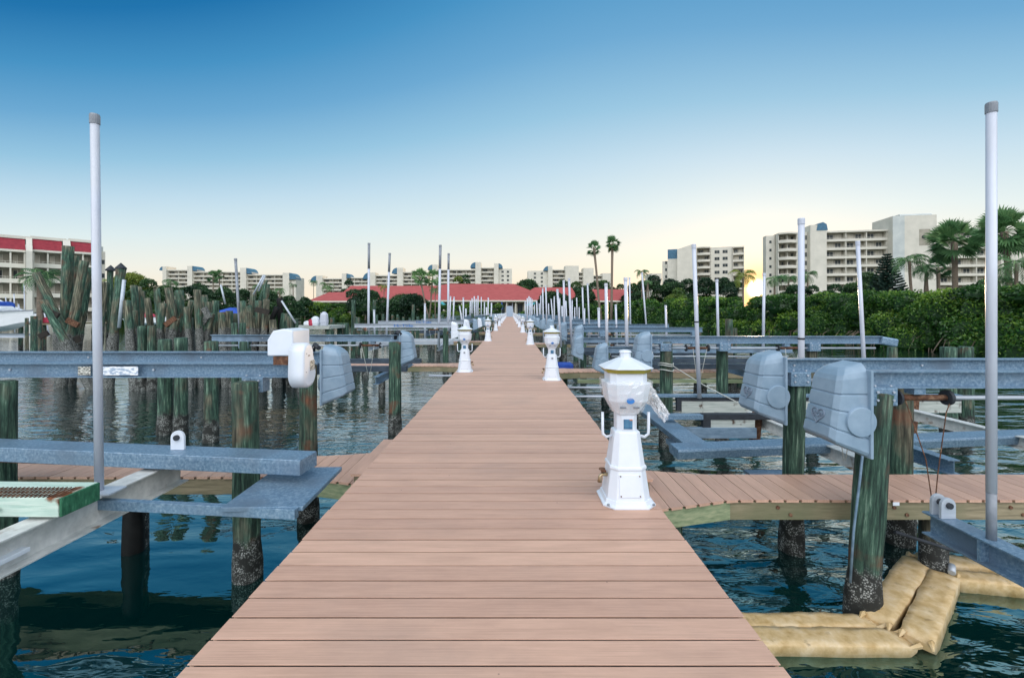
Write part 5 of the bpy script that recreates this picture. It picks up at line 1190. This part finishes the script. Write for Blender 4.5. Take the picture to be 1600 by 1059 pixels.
# near right palms
palm_fan(1569,362,47,41,'largest fan palm, behind the tall right guide post',lean=-.8,nf=62,trunk=.24,lo=3)
palm_fan(1491,377,43,46,'big fan palm with a thick trunk left of the tall right guide post',nf=60,trunk=.25,lean=-.2)
palm_feather(1421,408,37,48,'slender feather palm in front of the square lift tower',nf=17,lean=-.3,base=.4)
palm_feather(1447,422,26,52,'dark clumped palm between the slender palm and the big fan palm',nf=18,base=.25,multi=[-.3,.4])
palm_fan(1466,418,24,50,'lower dark fan palm under the big fan palm',nf=26,base=.25)
palm_feather(1588,412,44,38,'spreading feather palm at the right edge of the picture',nf=18,base=.4)
palm_feather(1560,440,30,40,'low dark palm under the largest fan palm',nf=16,base=.25)
palm_feather(1161,430,27,72,'feather palm glowing in front of the setting sun',nf=20,base=.55,mat='frond_yellow')
palm_feather(1210,436,20,75,'drooping palm just right of the setting sun',nf=18,base=.4)
palm_feather(1232,434,18,78,'second drooping palm right of the setting sun',nf=16,base=.35)
palm_feather(1262,430,20,74,'palm behind the strapped guide post',nf=16,base=.3)
palm_fan(928,387,15,95,'left one of the twin tall slender palms',lean=1.7*-1,nf=34,trunk=.24,skirt=False)
palm_fan(957,381,16,95,'right one of the twin tall slender palms',lean=.3,nf=36,trunk=.26,skirt=True)
palm_feather(1003,426,15,105,'palm left of the mid-height white block',nf=20,base=.45)
palm_feather(1012,440,11,104,'lower palm at the right end of the red roof',nf=16,base=.4,multi=[-.6,.6])
palm_fan(655,432,17,122,'left crown of the palm clump before the red roof',nf=34,base=.65,trunk=.22,lean=-3)
palm_fan(676,434,17,124,'right crown of the palm clump before the red roof',nf=34,base=.6,trunk=.22,lean=1)
palm_feather(680,452,13,121,'lower drooping palm of the clump before the red roof',nf=18,base=.3)
palm_fan(333,432,12,140,'left one of two fan palms before the leftmost terrace',nf=26,base=.4); palm_fan(343,429,10,142,'right one of two fan palms before the leftmost terrace',nf=26,base=.4)
palm_feather(490,440,10,200,'small palm at the left end of the far terrace',nf=14,base=.4); palm_feather(511,446,16,160,'bluish palm behind the left red roof',nf=16,base=.55)
palm_feather(600,448,12,144,'yellowish palm poking over the red roof',nf=14,base=.7,mat='frond_yellow')
palm_feather(267,440,16,130,'dark palm behind the heap at left',nf=16,base=.3); palm_feather(405,448,14,110,'palm behind the heap, below the terrace',nf=16,base=.35)
palm_feather(437,453,13,60,'low palm behind the black post of the heap',nf=14,base=.45); palm_feather(458,445,9,118,'slim palm at the end of the leftmost terrace',nf=14,base=.25)
palm_feather(170,440,14,40,'yellow-green palm behind the capped pile',nf=14,base=.7,mat='frond_yellow')
palm_feather(62,432,36,30,'wide dark palm crown between the leaning piles and the left block',nf=20,base=.15,lo=.0,droop=.9,trunk=.16)
for px,yt,w_,Z,lb,mt_,bs_ in ((205,428,48,95,'yellow-tinged tree left of the leftmost terrace','frond_yellow',.4),(232,436,34,92,'olive tree left of the leftmost terrace','leaf',.6),(258,446,34,90,'round tree below the leftmost terrace','leaf',.4),
 (310,443,36,100,'dense dark tree below the twin fan palms','leaf',.25),(350,449,30,100,'second dense tree right of the twin fan palms','leaf',.3),(380,452,30,105,'low tree under the middle of the leftmost terrace','leaf',.3),(420,454,36,105,'low tree under the right part of the leftmost terrace','leaf',.35),(452,462,26,104,'bush at the left end of the red roof','leaf',.3),(476,464,20,130,'small bush at the corner of the red roof','leaf',.3),
 (571,451.5,36,128,'round clipped tree in front of the left red roof','leaf',.2),(634,461,44,130,'wide low bush before the red roof','leaf',.2),(598,465,22,129,'small bush between the round tree and the wide bush','leaf',.2),
 (545,438,20,190,'tree peeping behind the left red roof','leaf',.3),(716,432,22,185,'bright tree above the red roof ridge','frond_yellow',.15),(727,429,20,190,'second bright tree above the red roof ridge','leaf',.6),
 (825,437,40,190,'broad tree behind the red roof, right of the pier axis','leaf',.45),(880,438,26,175,'tree behind the red roof below the far terrace','leaf',.3),(900,440,26,170,'feathery tree left of the twin palms','leaf',.4),(868,457,40,122,'dark clipped tree before the red roof, right of the pier','leaf',.15),(903,462,24,124,'dark bush left of the twin palm trunks','leaf',.2),(917,446,24,125,'bushy tree at the foot of the left slender palm','leaf',.45),(943,438,30,170,'tree between the twin palm trunks','leaf',.35),
 (970,444,20,170,'tree right of the twin palms','leaf',.35),(990,443,30,150,'tree behind the right end of the red roof','leaf',.3),(1022,430,30,120,'dense tree at the right end of the red roof','leaf',.25),(1047,436,34,115,'dark tree left below the mid-height block','leaf',.12),(1075,436,36,112,'dark tree below the curved balconies','leaf',.12),(1102,434,34,110,'dark tree below the windows of the mid-height block','leaf',.15),(1130,434,32,108,'dark tree right below the mid-height block','leaf',.15),(1060,450,28,88,'mounded bright bush below the mid-height block','frond_yellow',.1),
 (1355,425,40,62,'pale green tree before the big block, left of the dark conifer','leaf',.55),(1330,442,30,60,'low tree behind the leaning guide post','leaf',.4),(1305,444,30,62,'low tree right of the strapped guide post','leaf',.35),(1540,436,36,50,'dark bush left below the largest fan palm','leaf',.25),(1520,444,28,52,'leafy bush right of the thick palm trunk','leaf',.35),(1585,440,30,42,'leafy bush at the right edge','leaf',.35),(1240,445,30,70,'low bush right of the sun','leaf',.3),(1270,446,26,70,'low bush under the big block','leaf',.3)):
    tree(px,yt,w_,Z,lb,mt_,base=bs_)
# conifer in tiers
t=tag(thing('norfolk_pine',(P(1386,450,56).x,56,.45)),'dark tiered conifer in front of the big balcony block','conifer')
Ht=P(1386,392,56).z-.45; tris=[];tn=[]; rr=random.Random(8)
for i in range(27):
    z=Ht*(.10+.88*i/27); R_=(Ht-z)*.36+.12; nb=11
    for k in range(nb):
        az=2*math.pi*(k+.5*(i%2))/nb+rr.uniform(-.2,.2); hd=Vector((math.cos(az),math.sin(az),0)); sd_=hd.cross(Vector((0,0,1))); b0=Vector((0,0,z))
        for s_ in range(16):
            f_=.08+.92*(s_/15); p_=b0+hd*R_*f_+Vector((0,0,R_*(-.20*f_+.32*f_*f_)))
            for sg in (-1,1):
                l_=R_*.20*(1.15-f_)+.16; e_=p_+sd_*sg*l_+hd*l_*.7+Vector((0,0,.05)); tris.append([p_,p_+(e_-p_)*.5+Vector((0,0,.11)),e_,p_+(e_-p_)*.5-Vector((0,0,.11))]); tn.append(rr.uniform(.1,.7))
blades('foliage',tris,'conifer',t,tn); MB().tube([(0,0,-.3),(0,0,Ht*.6),(0,0,Ht)],[.22,.12,.02],7).build('trunk','trunk',t)

# ------------------------------------------------------------------ boats and docks at left
def boat(loc, rz, L, label, canvas='canvas_blue', h=1.2, b=1.2):
    t=tag(thing('motor_boat',loc,rz),label,'boat')
    rings=[]; n=9
    for i in range(n+1):
        f_=i/n; x_=-L/2+L*f_; w_=b*(1-max(0,(f_-.45)/.55)**2.2)+.01; kz=.0+h*.55*max(0,(f_-.6)/.4)**2; sh=h*(.85+.25*f_)
        rings.append([(x_,-w_,sh),(x_,-w_*.92,sh-.12),(x_,-w_*.80,kz+.35*(1-f_)+.15),(x_,0,kz),(x_,w_*.80,kz+.35*(1-f_)+.15),(x_,w_*.92,sh-.12),(x_,w_,sh),(x_,w_*.5,sh+.05),(x_,-w_*.5,sh+.05)])
    MB().loft(rings,False).build('hull','hull',t,bevel=.02)
    MB().loft([[(-L*.36,-b*.8,h*1.02),(-L*.36,b*.8,h*1.02),(-L*.36,b*.45,h*1.35),(-L*.36,-b*.45,h*1.35)],[(-L*.05,-b*.85,h*1.02),(-L*.05,b*.85,h*1.02),(-L*.05,b*.5,h*1.75),(-L*.05,-b*.5,h*1.75)],[(L*.20,-b*.7,h*1.06),(L*.20,b*.7,h*1.06),(L*.20,b*.3,h*1.25),(L*.20,-b*.3,h*1.25)]],False).build('canvas_cover',canvas,t,bevel=.05)
    MB().loft([[(x_,-b*1.02*(1-max(0,((x_+L/2)/L-.45)/.55)**2.2),h*(.85+.25*((x_+L/2)/L))-.02),(x_,-b*1.02*(1-max(0,((x_+L/2)/L-.45)/.55)**2.2)-.03,h*(.85+.25*((x_+L/2)/L))-.02),(x_,-b*1.02*(1-max(0,((x_+L/2)/L-.45)/.55)**2.2)-.03,h*(.85+.25*((x_+L/2)/L))+.05),(x_,-b*1.02*(1-max(0,((x_+L/2)/L-.45)/.55)**2.2),h*(.85+.25*((x_+L/2)/L))+.05)] for x_ in [-L/2+L*k/10 for k in range(11)]],False).build('rub_rail','pvc_grey',t)
    return t
bt=boat((P(-12,500,28).x,28,1.45),0,5.2,'white motor boat on a lift at the far left edge, bow to the right','canvas_white')
MB().bb(-2.2,.8,-.7,.7,1.25,1.9).build('blue_cover','canvas_blue',bt,bevel=.2)
t=tag(thing('lift_cradle',(P(0,520,27.2).x,27.2,1.28)),'pale beam carrying the white boat at far left','lift cradle'); MB().ibeam((-6,0,0),(1.6,0,0),.14,.18).build('cradle_beam','alu',t); MB().ibeam((-6,1.6,0),(1.4,1.6,0),.14,.18).build('cradle_beam','alu',t); MB().bb(-.3,-.1,-.04,.04,.003,.30).build('bunk_post','alu',t)
t=tag(thing('jetty',(P(64,505,30).x,30,0)),'small wooden jetty right of the white boat at far left','dock')
MB().bb(-1.9,1.15,0,4,1.80,1.92).build('jetty_deck','oldwood',t); 
for xx in (-1.6,0,1.0): MB().cyl((xx,.2,-.8),(xx,.2,1.79),.12,n=8).build('support_pile','pile',t)
for i,(px,yt,wd,Z,mt_) in enumerate(((42,497,6,27,'pile'),(53,494,11,25,'pile_green'),(62,500,6,27,'pile'),(60,465,4,34,'pvc'))):
    if mt_!='pvc': pile(px,Z,CAMZ-(yt-HY)*Z/F,wd*Z/F/2,['thin pile at the bow of the left white boat','thick green pile at the bow of the left white boat','thin pile right of the thick green one at far left',''][i],mt_)
for i,(px,yt,yb,Z) in enumerate(((22,459,485,40),(38,444,485,42),(29,475,490,38),(61,475,490,36),(10,464,482,46),(69.5,483,492,34),(31,475,490,38.5))):
    post((px-(i*.3),yt),(px+.5,yb),Z,'thin white post near the left boats, %s from the left'%ORD[sorted([22,38-.3,29-.6,61-.9,10-1.2,69.5-1.5,31-1.8]).index(px-i*.3)],r=.06,zb=.8,grp='thin white posts near the left boats')
t=tag(MB().loft([[(-.35,-.2,0),(.35,-.2,0),(.3,.2,.0),(-.3,.2,0)],[(-.25,-.15,.35),(.25,-.15,.42),(.2,.15,.4),(-.2,.15,.3)]],False).build('folded_canvas','red',bevel=.06),'dark red folded canvas on the left jetty','canvas'); t.location=(P(65,494,30).x,30.3,1.925)
boat((P(368,484,52).x,52,1.1),.05,5.6,'boat with a blue canvas cover behind the pile heap','canvas_blue')
boat((P(232,490,60).x,60,.9),0,5.0,'boat under a red cover far behind the pile heap','red',h=1.0)
boat((P(20,490,50).x,50,1.2),0,6.5,'farther boat with a white cover behind the left edge boat','canvas_white')
# small floating platform with white items among the piles
t=tag(thing('float_dock',(P(487,508,19).x,19,0)),'small pale float left of the tall green pile pair','dock')
MB().bb(-1.0,.75,0,2,1.95,2.08).build('deck_board','greywood',t)
for xx in (-.9,.6): MB().cyl((xx,.2,-.8),(xx,.2,1.94),.10,n=8).build('support_pile','pile',t)
for i,(px,hh,mt_) in enumerate(((473,.22,'canvas_white'),(480,.30,'red'),(485,.42,'white'),(499,.62,'pvc'))):
    o=MB().lathe([(.16,0),(.19,hh*.3),(.17,hh*.8),(.06,hh)],9).build('tied_bundle',mt_,bevel=.02); o.location=(P(px,500,19).x,19.5,2.082); tag(o,['low white bundle on the small pale float','red bundle on the small pale float','round white bundle on the small pale float','tall white bundle at the right end of the small pale float'][i],'bundle')
# outboard frame posts in the heap
for i,(a,b_,Z) in enumerate((((396,460),(412,430),15.4),((440,470),(462,505),15.6),((345,445),(352,475),16.2),((404,455),(414,430),15.8))):
    p_=P(*a,Z); q_=P(*b_,Z); t=MB().cyl((0,0,0),q_-p_,.035,n=6).build('bent_pipe','alu'); t.location=p_; tag(t,['pale pipe slanting up right in the heap','pale pipe slanting down beside the black post','short pale pipe near the blue boat','second pale pipe crossing the dark leaning pile'][i],'pipe')
